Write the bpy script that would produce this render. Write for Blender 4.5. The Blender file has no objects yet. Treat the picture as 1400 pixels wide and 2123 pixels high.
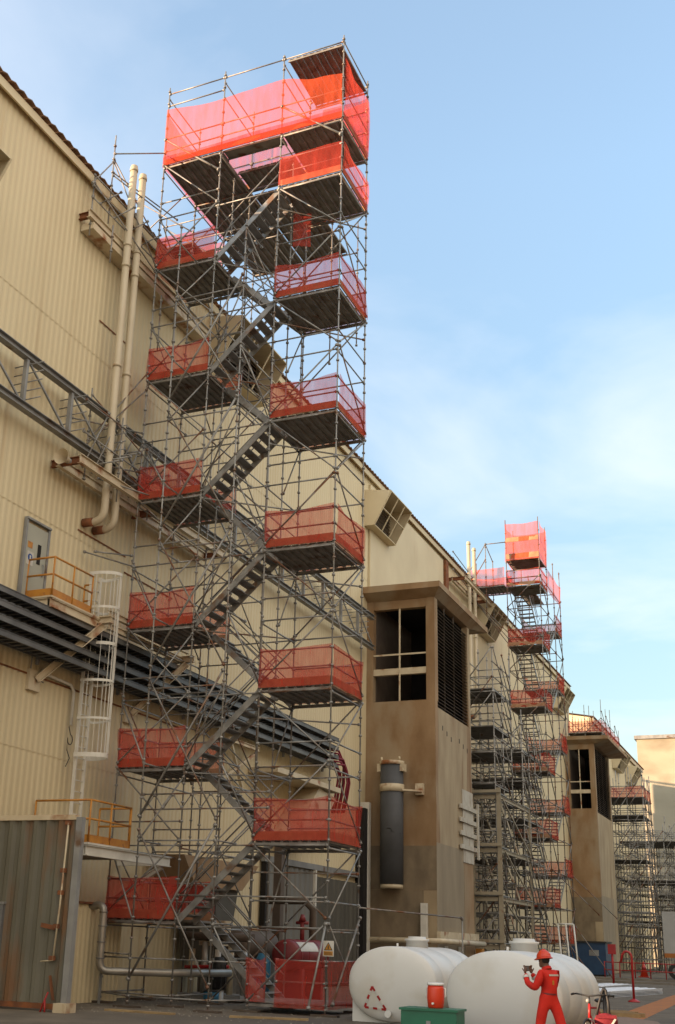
import bpy, bmesh, math, random
from mathutils import Vector, Matrix
random.seed(7)
R = math.radians
SC = bpy.context.scene
COL = SC.collection
# ---------------------------------------------------------------- camera
cam_d = bpy.data.cameras.new('camera'); cam = bpy.data.objects.new('camera', cam_d); COL.objects.link(cam)
CAM = Vector((11.0208, -27.1803, 1.5632)); yaw, pitch, roll = 0.43470, 0.31778, 0.03510
cy, sy, cp, sp = math.cos(yaw), math.sin(yaw), math.cos(pitch), math.sin(pitch)
fw = Vector((-sy*cp, cy*cp, sp)); rt = Vector((cy, sy, 0)); up = rt.cross(fw)
r2 = rt*math.cos(roll) + up*math.sin(roll); u2 = up*math.cos(roll) - rt*math.sin(roll)
m = Matrix((r2, u2, -fw)).transposed().to_4x4(); m.translation = CAM
cam.matrix_world = m
cam_d.sensor_fit = 'VERTICAL'; cam_d.sensor_height = 36; cam_d.lens = 40.0
cam_d.shift_x = (700-581.1)/2123; cam_d.shift_y = (1173-1061.5)/2123
cam_d.clip_start = 0.1; cam_d.clip_end = 5000
SC.camera = cam
# ---------------------------------------------------------------- light
SUN_EL, SUN_AZ = R(7), R(232)      # azimuth measured from +Y clockwise (towards +X)
sd = Vector((math.sin(SUN_AZ)*math.cos(SUN_EL), math.cos(SUN_AZ)*math.cos(SUN_EL), math.sin(SUN_EL)))
sl = bpy.data.lights.new('sun', 'SUN'); sl.energy = 5.0; sl.angle = R(0.5); sl.color = (1, .68, .42)
so = bpy.data.objects.new('sun', sl); COL.objects.link(so)
so.rotation_euler = sd.to_track_quat('Z', 'Y').to_euler()
W = bpy.data.worlds.new('World'); SC.world = W; W.use_nodes = True
nt = W.node_tree; nt.nodes.clear(); N = nt.nodes.new; Lk = nt.links.new
out = N('ShaderNodeOutputWorld'); bg = N('ShaderNodeBackground'); sky = N('ShaderNodeTexSky')
sky.sky_type = 'NISHITA'; sky.sun_disc = False; sky.sun_elevation = SUN_EL; sky.sun_rotation = SUN_AZ
sky.air_density = 1.3; sky.dust_density = 0.2; sky.ozone_density = 2.0
bg.inputs['Strength'].default_value = 0.15
tc = N('ShaderNodeTexCoord'); sx = N('ShaderNodeSeparateXYZ'); Lk(tc.outputs['Generated'], sx.inputs[0])
zc = N('ShaderNodeMath'); zc.operation = 'MAXIMUM'; Lk(sx.outputs[2], zc.inputs[0]); zc.inputs[1].default_value = 0.0
za = N('ShaderNodeMath'); za.operation = 'ADD'; Lk(zc.outputs[0], za.inputs[0]); za.inputs[1].default_value = 0.12
dx = N('ShaderNodeMath'); dx.operation = 'DIVIDE'; Lk(sx.outputs[0], dx.inputs[0]); Lk(za.outputs[0], dx.inputs[1])
dy = N('ShaderNodeMath'); dy.operation = 'DIVIDE'; Lk(sx.outputs[1], dy.inputs[0]); Lk(za.outputs[0], dy.inputs[1])
cb = N('ShaderNodeCombineXYZ'); Lk(dx.outputs[0], cb.inputs[0]); Lk(dy.outputs[0], cb.inputs[1])
mp = N('ShaderNodeMapping'); Lk(cb.outputs[0], mp.inputs[0]); mp.inputs['Rotation'].default_value = (0, 0, R(-60)); mp.inputs['Scale'].default_value = (.75, 1.0, 1)
mp.inputs['Location'].default_value = (12.3, 5.1, 0)
n1 = N('ShaderNodeTexNoise'); Lk(mp.outputs[0], n1.inputs['Vector']); n1.inputs['Scale'].default_value = 1.7; n1.inputs['Detail'].default_value = 7; n1.inputs['Roughness'].default_value = .52; n1.inputs['Distortion'].default_value = .5
cr = N('ShaderNodeValToRGB'); Lk(n1.outputs['Fac'], cr.inputs[0]); cr.color_ramp.elements[0].position = .42; cr.color_ramp.elements[0].color = (.12, .12, .12, 1); cr.color_ramp.elements[1].position = .80
cr.color_ramp.elements[1].color = (.62, .62, .62, 1)
mx = N('ShaderNodeMix'); mx.data_type = 'RGBA'; Lk(cr.outputs[0], mx.inputs[0]); Lk(sky.outputs[0], mx.inputs[6]); mx.inputs[7].default_value = (3.15, 3.1, 3.2, 1)
tint = N('ShaderNodeMix'); tint.data_type = 'RGBA'; tint.blend_type = 'MULTIPLY'; tint.inputs[0].default_value = 1; Lk(sky.outputs[0], tint.inputs[6]); hz = N('ShaderNodeMapRange'); Lk(zc.outputs[0], hz.inputs[0]); hz.inputs[1].default_value = 0; hz.inputs[2].default_value = .6; hz.inputs[3].default_value = .56; hz.inputs[4].default_value = 1.25
hv = N('ShaderNodeVectorMath'); hv.operation = 'SCALE'; hv.inputs[0].default_value = (1.0, 1.06, 1.14); Lk(hz.outputs[0], hv.inputs[3]); Lk(hv.outputs[0], tint.inputs[7]); Lk(tint.outputs[2], mx.inputs[6])
# added bright patch in the unseen sky behind the camera, fills the shaded walls
dp = N('ShaderNodeVectorMath'); dp.operation = 'DOT_PRODUCT'; Lk(tc.outputs['Generated'], dp.inputs[0]); dp.inputs[1].default_value = Vector((.80, -.50, .26)).normalized()
rm = N('ShaderNodeMapRange'); rm.interpolation_type = 'SMOOTHSTEP'; Lk(dp.outputs['Value'], rm.inputs[0]); rm.inputs[1].default_value = .05; rm.inputs[2].default_value = .75
mx2 = N('ShaderNodeMix'); mx2.data_type = 'RGBA'; Lk(rm.outputs[0], mx2.inputs[0]); Lk(mx.outputs[2], mx2.inputs[6]); mx2.inputs[7].default_value = (4.15, 3.85, 3.35, 1)
Lk(mx2.outputs[2], bg.inputs[0]); Lk(bg.outputs[0], out.inputs[0])
SC.view_settings.view_transform = 'Standard'; SC.view_settings.look = 'None'; SC.view_settings.gamma = 1
SC.view_settings.exposure = 1.5
SC.cycles.transparent_max_bounces = 24; SC.cycles.max_bounces = 6

# ---------------------------------------------------------------- materials
def mat(name, c1, c2=None, scale=1.5, stretch=(1, 1, 1), rough=.75, metal=0., bump=0., bscale=20, c3=None, t3=(.55, .7), s3=.6, st3=(1, 1, 1), detail=6):
    M = bpy.data.materials.new(name); M.use_nodes = True; t = M.node_tree; b = t.nodes['Principled BSDF']
    b.inputs['Roughness'].default_value = rough; b.inputs['Metallic'].default_value = metal
    c2 = c2 or tuple(v*.75 for v in c1)
    co = t.nodes.new('ShaderNodeNewGeometry')
    def noise(sc, st, det):
        mpn = t.nodes.new('ShaderNodeMapping'); mpn.inputs['Scale'].default_value = st
        t.links.new(co.outputs['Position'], mpn.inputs[0])
        n = t.nodes.new('ShaderNodeTexNoise'); n.inputs['Scale'].default_value = sc; n.inputs['Detail'].default_value = det
        t.links.new(mpn.outputs[0], n.inputs['Vector']); return n
    n = noise(scale, stretch, detail)
    r = t.nodes.new('ShaderNodeValToRGB'); r.color_ramp.elements[0].position = .32; r.color_ramp.elements[1].position = .68
    r.color_ramp.elements[0].color = (*c2, 1); r.color_ramp.elements[1].color = (*c1, 1)
    t.links.new(n.outputs['Fac'], r.inputs[0]); last = r.outputs[0]
    if c3:
        n3 = noise(s3, st3, 8)
        r3 = t.nodes.new('ShaderNodeValToRGB'); r3.color_ramp.elements[0].position = t3[0]; r3.color_ramp.elements[1].position = t3[1]
        t.links.new(n3.outputs['Fac'], r3.inputs[0])
        mxx = t.nodes.new('ShaderNodeMix'); mxx.data_type = 'RGBA'; t.links.new(r3.outputs[0], mxx.inputs[0])
        t.links.new(last, mxx.inputs[6]); mxx.inputs[7].default_value = (*c3, 1); last = mxx.outputs[2]
    t.links.new(last, b.inputs['Base Color'])
    if bump:
        nb = noise(bscale, (1, 1, 1), 4); bp = t.nodes.new('ShaderNodeBump'); bp.inputs['Strength'].default_value = bump; bp.inputs['Distance'].default_value = .02
        t.links.new(nb.outputs['Fac'], bp.inputs['Height']); t.links.new(bp.outputs[0], b.inputs['Normal'])
    return M
def netmat(name, col, alpha):
    M = bpy.data.materials.new(name); M.use_nodes = True; t = M.node_tree; t.nodes.clear()
    o = t.nodes.new('ShaderNodeOutputMaterial'); tr = t.nodes.new('ShaderNodeBsdfTransparent'); tr.inputs[0].default_value = (1, .82, .80, 1)
    d = t.nodes.new('ShaderNodeBsdfDiffuse'); d.inputs[0].default_value = (*col, 1); l = t.nodes.new('ShaderNodeBsdfTranslucent'); l.inputs[0].default_value = (*col, 1)
    ms = t.nodes.new('ShaderNodeMixShader'); ms.inputs[0].default_value = .5; t.links.new(d.outputs[0], ms.inputs[1]); t.links.new(l.outputs[0], ms.inputs[2])
    g = t.nodes.new('ShaderNodeNewGeometry'); n = t.nodes.new('ShaderNodeTexNoise'); n.inputs['Scale'].default_value = 2.2; n.inputs['Detail'].default_value = 6; mpn = t.nodes.new('ShaderNodeMapping'); mpn.inputs['Scale'].default_value = (2.2, 2.2, .5)
    t.links.new(g.outputs['Position'], mpn.inputs[0]); t.links.new(mpn.outputs[0], n.inputs['Vector'])
    mr = t.nodes.new('ShaderNodeMapRange'); mr.inputs[1].default_value = .3; mr.inputs[2].default_value = .7; mr.inputs[3].default_value = alpha-.12; mr.inputs[4].default_value = alpha+.12
    t.links.new(n.outputs['Fac'], mr.inputs[0])
    m2 = t.nodes.new('ShaderNodeMixShader'); t.links.new(mr.outputs[0], m2.inputs[0]); t.links.new(tr.outputs[0], m2.inputs[1]); t.links.new(ms.outputs[0], m2.inputs[2])
    t.links.new(m2.outputs[0], o.inputs[0]); return M
CREAM = mat('cream_cladding', (.61, .525, .345), (.55, .465, .295), .4, (1, 1, .25), .7, c3=(.36, .24, .12), t3=(.60, .90), s3=.9, st3=(1, 2.2, .12))
CREAM2 = mat('cream_panel', (.60, .52, .35), (.52, .44, .29), .4, rough=.7, c3=(.36, .25, .14), t3=(.6, .85), s3=.8, st3=(1, 1, .2))
CREAMST = mat('cream_steel', (.58, .50, .36), (.48, .40, .27), 2, rough=.6, c3=(.26, .10, .035), t3=(.56, .68), s3=1.6)
PIPEW = mat('pipe_paint', (.52, .45, .325), (.45, .38, .265), 1.5, (1, 1, .4), rough=.5, c3=(.3, .14, .06), t3=(.66, .78), s3=1.2)
RUST = mat('rust', (.24, .085, .03), (.12, .05, .025), 4, rough=.9)
ROOFM = mat('rusty_roof', (.20, .12, .075), (.13, .08, .055), 2.5, rough=.9)
GALV = mat('galvanised_tube', (.31, .305, .29), (.17, .165, .155), 3, rough=.5, metal=.35, c3=(.17, .10, .06), t3=(.56, .68), s3=2.3)
GALV2 = mat('worn_tube', (.27, .255, .235), (.14, .125, .11), 3, rough=.6, metal=.3, c3=(.17, .07, .03), t3=(.5, .62), s3=1.7)
BEIGE = mat('beige_steel', (.36, .31, .22), (.28, .24, .17), 2, rough=.6, c3=(.2, .1, .05), t3=(.58, .7), s3=2)
PLANK = mat('deck_plank', (.26, .25, .23), (.16, .15, .135), 3, rough=.7, metal=.2, c3=(.12, .06, .03), t3=(.58, .7), s3=2)
STEEL = mat('grey_steel', (.28, .285, .28), (.19, .19, .19), 2, rough=.6, metal=.2, c3=(.14, .08, .045), t3=(.6, .72), s3=1.5)
TRAYM = mat('cable_tray_metal', (.165, .165, .16), (.095, .095, .095), 1.5, rough=.55, metal=.3)
CABLE = mat('black_cable', (.018, .018, .018), rough=.6)
REDCAB = mat('red_hose', (.20, .012, .03), rough=.5)
YEL = mat('yellow_paint', (.50, .22, .025), (.38, .15, .02), 4, rough=.5, c3=(.2, .07, .03), t3=(.58, .7), s3=5)
WHITEG = mat('ladder_paint', (.66, .64, .58), (.55, .53, .47), 3, rough=.5)
DOORG = mat('door_grey', (.36, .36, .30), (.30, .30, .25), 1, rough=.6)
LEAF = mat('door_leaf_paint', (.155, .15, .115), (.105, .10, .075), .9, (1, 1, .5), rough=.65, c3=(.16, .085, .04), t3=(.52, .66), s3=1.2, st3=(1.4, 1, .35))
LEAFB = mat('pass_door_paint', (.17, .175, .18), (.13, .135, .14), 2, rough=.6)
BOARDW = mat('weathered_board', (.50, .47, .40), (.40, .37, .31), 2, rough=.8, c3=(.28, .18, .11), t3=(.58, .72), s3=2.5, st3=(1, 1, .3))
CONC = mat('stained_concrete', (.32, .21, .115), (.225, .135, .065), 1.1, (1, 1, .5), rough=.9, bump=.25, bscale=8, c3=(.30, .24, .16), t3=(.48, .68), s3=.55, st3=(1, 1, .5))
CONC2 = mat('plain_concrete', (.40, .32, .205), (.27, .20, .12), 1.2, (1, 1, .3), rough=.9, bump=.25, bscale=8, c3=(.20, .11, .05), t3=(.58, .72), s3=1.1, st3=(1, 1, .12))
CONCG = mat('grey_concrete', (.235, .18, .115), (.15, .115, .075), 2.0, (1, 1, .6), rough=.9, bump=.25, bscale=10)
CONCM = mat('mid_concrete', (.31, .255, .175), (.23, .185, .125), 1.0, (1, 1, .3), rough=.9, bump=.25, bscale=10)
DRED = mat('dull_red_paint', (.20, .018, .02), (.12, .012, .014), 3, rough=.5)
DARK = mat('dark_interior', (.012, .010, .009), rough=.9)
LOUV = mat('louvre_metal', (.13, .10, .075), (.08, .06, .045), 2, rough=.7)
WRAP = mat('grey_wrap', (.075, .078, .085), (.055, .057, .062), 1.2, rough=.7, bump=.2, bscale=6)
GROUND = mat('yard_surface', (.17, .14, .105), (.095, .08, .06), .9, rough=.95, bump=.5, bscale=25, c3=(.08, .07, .06), t3=(.5, .66), s3=.12, detail=10)
KERB = mat('kerb_concrete', (.26, .23, .19), rough=.9)
ORANGE = mat('orange_marking', (.42, .15, .035), (.30, .12, .04), 3, rough=.85)
PINKP = mat('faded_paving', (.25, .17, .13), (.2, .14, .11), 2, rough=.9)
TANK = mat('tank_plastic', (.64, .64, .62), (.60, .595, .565), .8, rough=.42, c3=(.50, .46, .38), t3=(.56, .82), s3=.9)
RED = mat('red_paint', (.42, .02, .02), (.30, .016, .018), 2, rough=.4)
REDO = mat('overall_cloth', (.62, .020, .008), (.50, .014, .006), 5, rough=.85, bump=1.0, bscale=7)
HELM = mat('helmet_plastic', (.60, .05, .015), (.52, .04, .012), rough=.3)
SKIN = mat('skin', (.16, .08, .05), (.13, .065, .04), 6, rough=.6)
HAIR = mat('hair', (.012, .01, .009), rough=.8)
REFL = mat('reflective_tape', (.62, .60, .56), rough=.35)
BLK = mat('black_rubber', (.02, .02, .021), rough=.6)
GREENP = mat('green_paint', (.010, .145, .078), (.009, .11, .06), 2, rough=.45)
COOL = mat('cooler_orange', (.66, .045, .014), (.6, .04, .012), rough=.35)
WHT = mat('white_plastic', (.72, .71, .68), (.64, .63, .6), 2, rough=.45)
BLUEP = mat('blue_paint', (.015, .055, .13), (.012, .04, .10), 2, rough=.5)
BLUEM = mat('pump_blue', (.03, .16, .28), rough=.5)
MAROON = mat('bag_cloth', (.20, .008, .018), (.14, .006, .013), 6, rough=.8, bump=.3)
TIMB = mat('timber', (.36, .25, .12), (.22, .15, .075), 3, rough=.85)
FOAM = mat('foam_sheet', (.78, .80, .84), (.66, .69, .74), 4, rough=.7, bump=.5)
SILO = mat('block_wall', (.37, .335, .255), (.30, .27, .20), .12, (1, 1, 3), rough=.8, c3=(.23, .195, .14), t3=(.5, .7), s3=.18, st3=(1, 1, 1.6))
GALVP = mat('lagged_pipe', (.42, .40, .36), (.3, .28, .25), 2, rough=.4, metal=.5)
BROWNP = mat('brown_pipe', (.10, .075, .055), (.07, .05, .038), 2, rough=.7)
GREYC = mat('grey_corrugated', (.175, .175, .165), (.13, .13, .12), .8, (1, 1, .5), rough=.7)
GREYD = mat('dark_corrugated', (.085, .08, .066), (.06, .057, .048), .8, (1, 1, .5), rough=.75)
SIGNW = mat('sign_white', (.62, .60, .54), rough=.5)
SIGNO = mat('sign_orange', (.50, .22, .02), rough=.5)
SIGNB = mat('sign_blue', (.02, .07, .28), rough=.5)
TRUCKW = mat('container_paint', (.42, .42, .41), (.35, .35, .34), 1, rough=.5)
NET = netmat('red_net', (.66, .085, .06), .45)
NETP = netmat('red_net_sun_tint', (.92, .16, .07), .44)  # brighter copy of the red net, sunlight put into its colour
TOE = mat('toe_board_wood', (.40, .22, .12), (.28, .14, .075), 3, rough=.8)

# ---------------------------------------------------------------- helpers
class MB:
    def __init__(s): s.v = []; s.f = []; s.sm = []
    def add(s, vs, fs, smooth=False):
        o = len(s.v); s.v += [tuple(v) for v in vs]; s.f += [tuple(i+o for i in f) for f in fs]; s.sm += [smooth]*len(fs); return s
    def box(s, x0, x1, y0, y1, z0, z1):
        x0, x1 = sorted((x0, x1)); y0, y1 = sorted((y0, y1)); z0, z1 = sorted((z0, z1))
        return s.add([(x0,y0,z0),(x1,y0,z0),(x1,y1,z0),(x0,y1,z0),(x0,y0,z1),(x1,y0,z1),(x1,y1,z1),(x0,y1,z1)],
                     [(0,3,2,1),(4,5,6,7),(0,1,5,4),(1,2,6,5),(2,3,7,6),(3,0,4,7)])
    def beam(s, p, q, w, h, upv=(0, 0, 1)):
        p, q = Vector(p), Vector(q); d = (q-p).normalized(); u = Vector(upv)
        if abs(d.dot(u)) > .98: u = Vector((1, 0, 0))
        a = d.cross(u).normalized()*w/2; b = a.cross(d).normalized()*h/2
        vs = [p-a-b, p+a-b, p+a+b, p-a+b, q-a-b, q+a-b, q+a+b, q-a+b]
        return s.add(vs, [(0,3,2,1),(4,5,6,7),(0,1,5,4),(1,2,6,5),(2,3,7,6),(3,0,4,7)])
    def channel(s, p, q, w, h, t=.02, upv=(0, 0, 1)):   # I section
        p, q = Vector(p), Vector(q); d = (q-p).normalized(); u = Vector(upv)
        if abs(d.dot(u)) > .98: u = Vector((1, 0, 0))
        a = d.cross(u).normalized(); b = a.cross(d).normalized()
        s.beam(p+b*(h/2-t/2), q+b*(h/2-t/2), w, t, upv); s.beam(p-b*(h/2-t/2), q-b*(h/2-t/2), w, t, upv)
        return s.beam(p, q, t, h-2*t-.002, upv)
    def tube(s, pts, r, n=8, cap=True):
        pts = [Vector(p) for p in pts]; rings = []; base = len(s.v)
        rr = r if isinstance(r, (list, tuple)) else [r]*len(pts)
        prev = None
        for i, p in enumerate(pts):
            if i == 0: d = pts[1]-p
            elif i == len(pts)-1: d = p-pts[i-1]
            else: d = (p-pts[i-1]).normalized()+(pts[i+1]-p).normalized()
            d = d.normalized() if d.length > 1e-9 else Vector((0, 0, 1))
            if prev is None:
                u = Vector((0, 0, 1)) if abs(d.z) < .9 else Vector((1, 0, 0)); a = d.cross(u).normalized()
            else: a = (prev-d*prev.dot(d)).normalized()
            prev = a; b = d.cross(a)
            rings.append([p+(a*math.cos(2*math.pi*k/n)+b*math.sin(2*math.pi*k/n))*rr[i] for k in range(n)])
        vs = [v for r_ in rings for v in r_]; fs = []
        for i in range(len(pts)-1):
            for k in range(n): fs.append((i*n+k, i*n+(k+1) % n, (i+1)*n+(k+1) % n, (i+1)*n+k))
        s.add(vs, fs, True)
        if cap:
            l = (len(pts)-1)*n
            s.f += [tuple(base+n-1-k for k in range(n)), tuple(base+l+k for k in range(n))]; s.sm += [False, False]
        return s
    def prism(s, prof, axis, a0, a1):     # closed 2D profile extruded along an axis ('x','y','z')
        n = len(prof)
        def P(u, v, w): return {'x': (w, u, v), 'y': (u, w, v), 'z': (u, v, w)}[axis]
        vs = [P(u, v, a0) for u, v in prof]+[P(u, v, a1) for u, v in prof]
        return s.add(vs, [(k, (k+1) % n, n+(k+1) % n, n+k) for k in range(n)]+[tuple(range(n-1, -1, -1)), tuple(range(n, 2*n))])
    def build(s, name, M, parent=None, loc=None):
        me = bpy.data.meshes.new(name); me.from_pydata(s.v, [], s.f); me.validate(); me.update()
        if len(me.polygons) == len(s.sm): me.polygons.foreach_set('use_smooth', s.sm)
        bm = bmesh.new(); bm.from_mesh(me); bmesh.ops.recalc_face_normals(bm, faces=bm.faces); bm.to_mesh(me); bm.free()
        me.materials.append(M); o = bpy.data.objects.new(name, me); COL.objects.link(o)
        if parent: o.parent = parent
        if loc: o.location = loc
        return o
def tag(o, label=None, cat=None, group=None, kind=None):
    if label: o['label'] = label
    if cat: o['category'] = cat
    if group: o['group'] = group
    if kind: o['kind'] = kind
    return o
def empty(name, loc, label, cat, group=None, rz=0):
    e = bpy.data.objects.new(name, None); COL.objects.link(e); e.location = loc; e.rotation_euler = (0, 0, rz)
    return tag(e, label, cat, group)
def thing_at(name, label, cat, group=None): return empty(name, (0, 0, 0), label, cat, group)
def copy_tree(o, parent=None):
    c = o.copy(); COL.objects.link(c); c.parent = parent
    for ch in list(o.children): copy_tree(ch, c)
    return c
def corr(y0, y1, pitch, depth, z0, z1, x, thick=.03, flip=False):
    """trapezoid cladding in the plane x, running along y; returns a closed MB"""
    mb = MB(); prof = []; y = y0
    while y < y1-1e-6:
        for a, d in ((0, 0), (.3, 0), (.5, 1), (.8, 1)):
            yy = y+a*pitch
            if yy <= y1: prof.append((yy, d))
        y += pitch
    prof.append((y1, 0)); n = len(prof)
    vs = [(x+d*depth, yy, z) for z in (z0, z1) for yy, d in prof]+[(x-thick, yy, z) for z in (z0, z1) for yy, d in prof]
    fs = []
    for i in range(n-1):
        fs += [(i, i+1, n+i+1, n+i), (2*n+i, 3*n+i, 3*n+i+1, 2*n+i+1), (i, 2*n+i, 2*n+i+1, i+1), (n+i, n+i+1, 3*n+i+1, 3*n+i)]
    fs += [(0, n, 3*n, 2*n), (n-1, 3*n-1, 4*n-1, 2*n-1)]
    return mb.add(vs, fs)
def corr_x(x0, x1, pitch, depth, z0, z1, y, thick=.03):
    mb = corr(x0, x1, pitch, depth, z0, z1, 0, thick)
    mb.v = [(vy, y-vx, vz) for vx, vy, vz in mb.v]
    return mb
G = -0.15
XW = -7.34

# ---------------------------------------------------------------- setting
gr = MB(); gr.add([(-1500, -600, G), (1500, -600, G), (1500, 2500, G), (-1500, 2500, G)], [(0, 1, 2, 3)]); tag(gr.build('ground', GROUND), kind='structure')
rd = MB(); rd.add([(5.55, 7.0, G+.004), (6.45, 6.4, G+.004), (6.05, 18.7, G+.004), (5.6, 40, G+.004), (4.75, 40, G+.004), (4.95, 26, G+.004)], [(0, 1, 2, 3, 4, 5)]); tag(rd.build('orange_walkway_line', ORANGE), kind='structure')
rd = MB(); rd.add([(5.9, -2.0, G+.008), (8.4, -2.0, G+.008), (6.9, 6.3, G+.008), (5.4, 8.5, G+.008)], [(0, 1, 2, 3)]); tag(rd.build('paving', PINKP), kind='structure')
kb = MB().beam((-3.0, 53, G+.07), (9.0, 53.5, G+.07), .3, .14); tag(kb.build('kerb', KERB), kind='structure')
kb = MB().beam((-1.6, 46, G+.06), (9.0, 46.3, G+.06), .5, .12); tag(kb.build('kerb', KERB), kind='structure')

ob = MB().box(27, 46, -70, 90, G, 20); tag(ob.build('unseen_shade_block', LEAF), kind='structure')  # unseen mass added across the yard to shade the lower scene
# ---------------------------------------------------------------- main building
b1 = thing_at('factory_building', 'long cream corrugated factory building filling the left side behind the tall near stair scaffold', 'building')
corr(-18, 74.5, .24, .018, G, 23.86, XW-.018).build('wall', CREAM, b1)
MB().box(XW-30, XW-.10, 74.3, 74.5, G, 23.8).build('end_wall', CREAM2, b1)
MB().box(XW-30, XW-.10, -18, -17.8, G, 23.8).build('end_wall', CREAM2, b1)
def roof(y0, y1, zz, parent, name='roof', rise=5.0):
    mb = MB(); p = .38; n = int((y1-y0)/p*4); vs = []
    for i in range(n+1):
        y = y0+i*p/4; w = math.sin(i*math.pi/2)*.035
        for (x, z) in ((XW+.30, zz+.02), (XW-30, zz+rise)):
            vs += [(x, y, z+w), (x, y, z+w-.03)]
    fs = []
    for i in range(n):
        a = 4*i; b = a+4
        fs += [(a, b, b+2, a+2), (a+1, a+3, b+3, b+1), (a, a+1, b+1, b), (a+2, b+2, b+3, a+3)]
    mb.add(vs, fs); return mb.build(name, ROOFM, parent)
roof(-18, 58, 23.98, b1); roof(58.1, 74.6, 23.98, b1, rise=.6)  # hidden rise behind the eave shaped to set the shadow line
MB().box(XW+.14, XW+.20, -18, 74.5, 23.62, 23.90).build('fascia', CREAM2, b1)
MB().box(XW+.02, XW+.14, -18, 74.5, 23.86, 23.90).build('eave_strip', RUST, b1)
# horizontal lap joints in the cladding, rust marks
for z, a, c in ((12.6, -1.6, 1.0), (19.5, -1.5, .2), (8.0, -6, 5.0), (12.1, 1.0, 4)):
    MB().box(XW+.002, XW+.012, a, c, z, z+.05).build('cladding_joint', RUST, b1)
for z in (6.05, 12.35, 18.3):
    MB().box(XW+.001, XW+.006, -17.9, 74.4, z, z+.02).build('sheet_lap', CREAM, b1)
# brown reveal at the expansion gap above the second slab
MB().box(XW-.02, XW+.24, 35.3, 35.85, 17.9, 23.45).build('expansion_strip', RUST, b1)
MB().box(XW, XW+.10, 22.6, 35.2, 17.9, 23.4).build('flat_cladding', CREAM2, b1)
MB().box(XW, XW+.10, 12.2, 22.1, 4.5, 23.4).build('flat_cladding', CREAM2, b1) if False else None
# upper door
dr = MB().box(XW+.002, XW+.06, -3.95, -3.02, 9.98, 12.02).build('door', DOORG, b1)
fm = MB(); fm.box(XW, XW+.09, -4.03, -3.953, 9.98, 12.1); fm.box(XW, XW+.09, -3.017, -2.94, 9.98, 12.1); fm.box(XW, XW+.12, -4.03, -2.94, 12.103, 12.16); fm.build('door_frame', STEEL, dr)
MB().box(XW+.062, XW+.075, -3.42, -3.28, 11.0, 11.55).build('window', DARK, dr)
MB().box(XW+.062, XW+.07, -3.86, -3.66, 11.35, 11.52).build('notice', YEL, dr)
MB().box(XW+.062, XW+.07, -3.86, -3.58, 10.88, 11.25).build('notice', SIGNW, dr)
tg = MB(); tg.tube([(XW+.071, -3.72, 11.09), (XW+.076, -3.72, 11.09)], .10, 16); tg.build('blue_disc', SIGNB, dr)
tg = MB(); tg.tube([(XW+.077, -3.72, 11.11), (XW+.081, -3.72, 11.11)], .035, 10); tg.box(XW+.077, XW+.081, -3.745, -3.695, 11.02, 11.075); tg.build('white_symbol', SIGNW, dr)
MB().tube([(XW+.08, -3.15, 10.7), (XW+.12, -3.15, 10.75), (XW+.12, -3.15, 11.0), (XW+.08, -3.15, 11.05)], .015, 6).build('handle', STEEL, dr)
# ground floor grey sliding doors of the building
for (a, c, z, Mm, nm) in ((11.8, 16.25, 4.25, GREYC, 'sliding_door'), (16.35, 21.6, 4.05, GREYD, 'sliding_door')):
    corr(a, c, .5, .06, G+.05, z, XW+.09).build(nm, Mm, b1)
MB().box(XW+.05, XW+.22, 11.5, 21.7, 4.28, 4.5).build('door_track', STEEL, b1)
MB().box(XW+.05, XW+.25, 16.24, 16.36, G, 4.27).build('door_post', WHITEG, b1)
MB().box(XW+.05, XW+.25, 11.55, 11.78, G, 4.27).build('door_post', DARK, b1)
fr = MB(); fr.box(XW+.02, XW+.45, 21.75, 22.05, G, 7.6); fr.build('corner_post', WHITEG, b1)
MB().box(XW+.02, XW+.40, 21.3, 21.75, G, 7.3).build('corner_post', DARK, b1)

# second block beyond the gap
b2 = thing_at('far_factory_block', 'far cream factory block with sunlit end wall beyond the second concrete tower', 'building')
corr(86, 122, .3, .03, G, 23.3, XW-.03).build('wall', CREAM, b2)
corr_x(XW-24, XW-.1, .3, .045, G, 23.3, 86.0).build('end_wall', CREAM2, b2)
MB().box(XW-24, XW-.1, 121.8, 122.0, G, 23.3).build('end_wall', CREAM2, b2); MB().box(XW-24.2, XW-24.01, 86.1, 122, G, 23.6).build('rear_shade_wall', CREAM2, b2)  # unseen far end and rear walls added to stop sun passing under the roof
MB().box(XW-30, XW-29.8, -17.7, 74.2, G, 24.3).build('rear_shade_wall', CREAM2, b1)  # unseen, added to keep low sun from passing below the roof
for yy in (86.05, 121.8): MB().prism([(XW-24, 23.305), (XW-.1, 23.305), (XW-.1, 23.38), (XW-24, 27.6)], 'y', yy, yy+.15).build('gable', CREAM2, b2)  # added fill under the roof slope, closes a sun leak
roof(85.9, 122.3, 23.42, b2, rise=5.5)  # unseen rise shaped to throw shade on the block behind
MB().box(XW+.14, XW+.20, 86, 122, 22.9, 23.3).build('fascia', CREAMST, b2)

# tall block at the right edge
si = thing_at('storage_block', 'tall windowless cream block with sunlit top at the right edge', 'building')
MB().box(-9.95, 30, 140, 165, G, 30.3).build('wall', SILO, si)
MB().box(-10.25, 30.3, 139.7, 165.3, 30.301, 30.8).build('parapet', STEEL, si)

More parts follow.
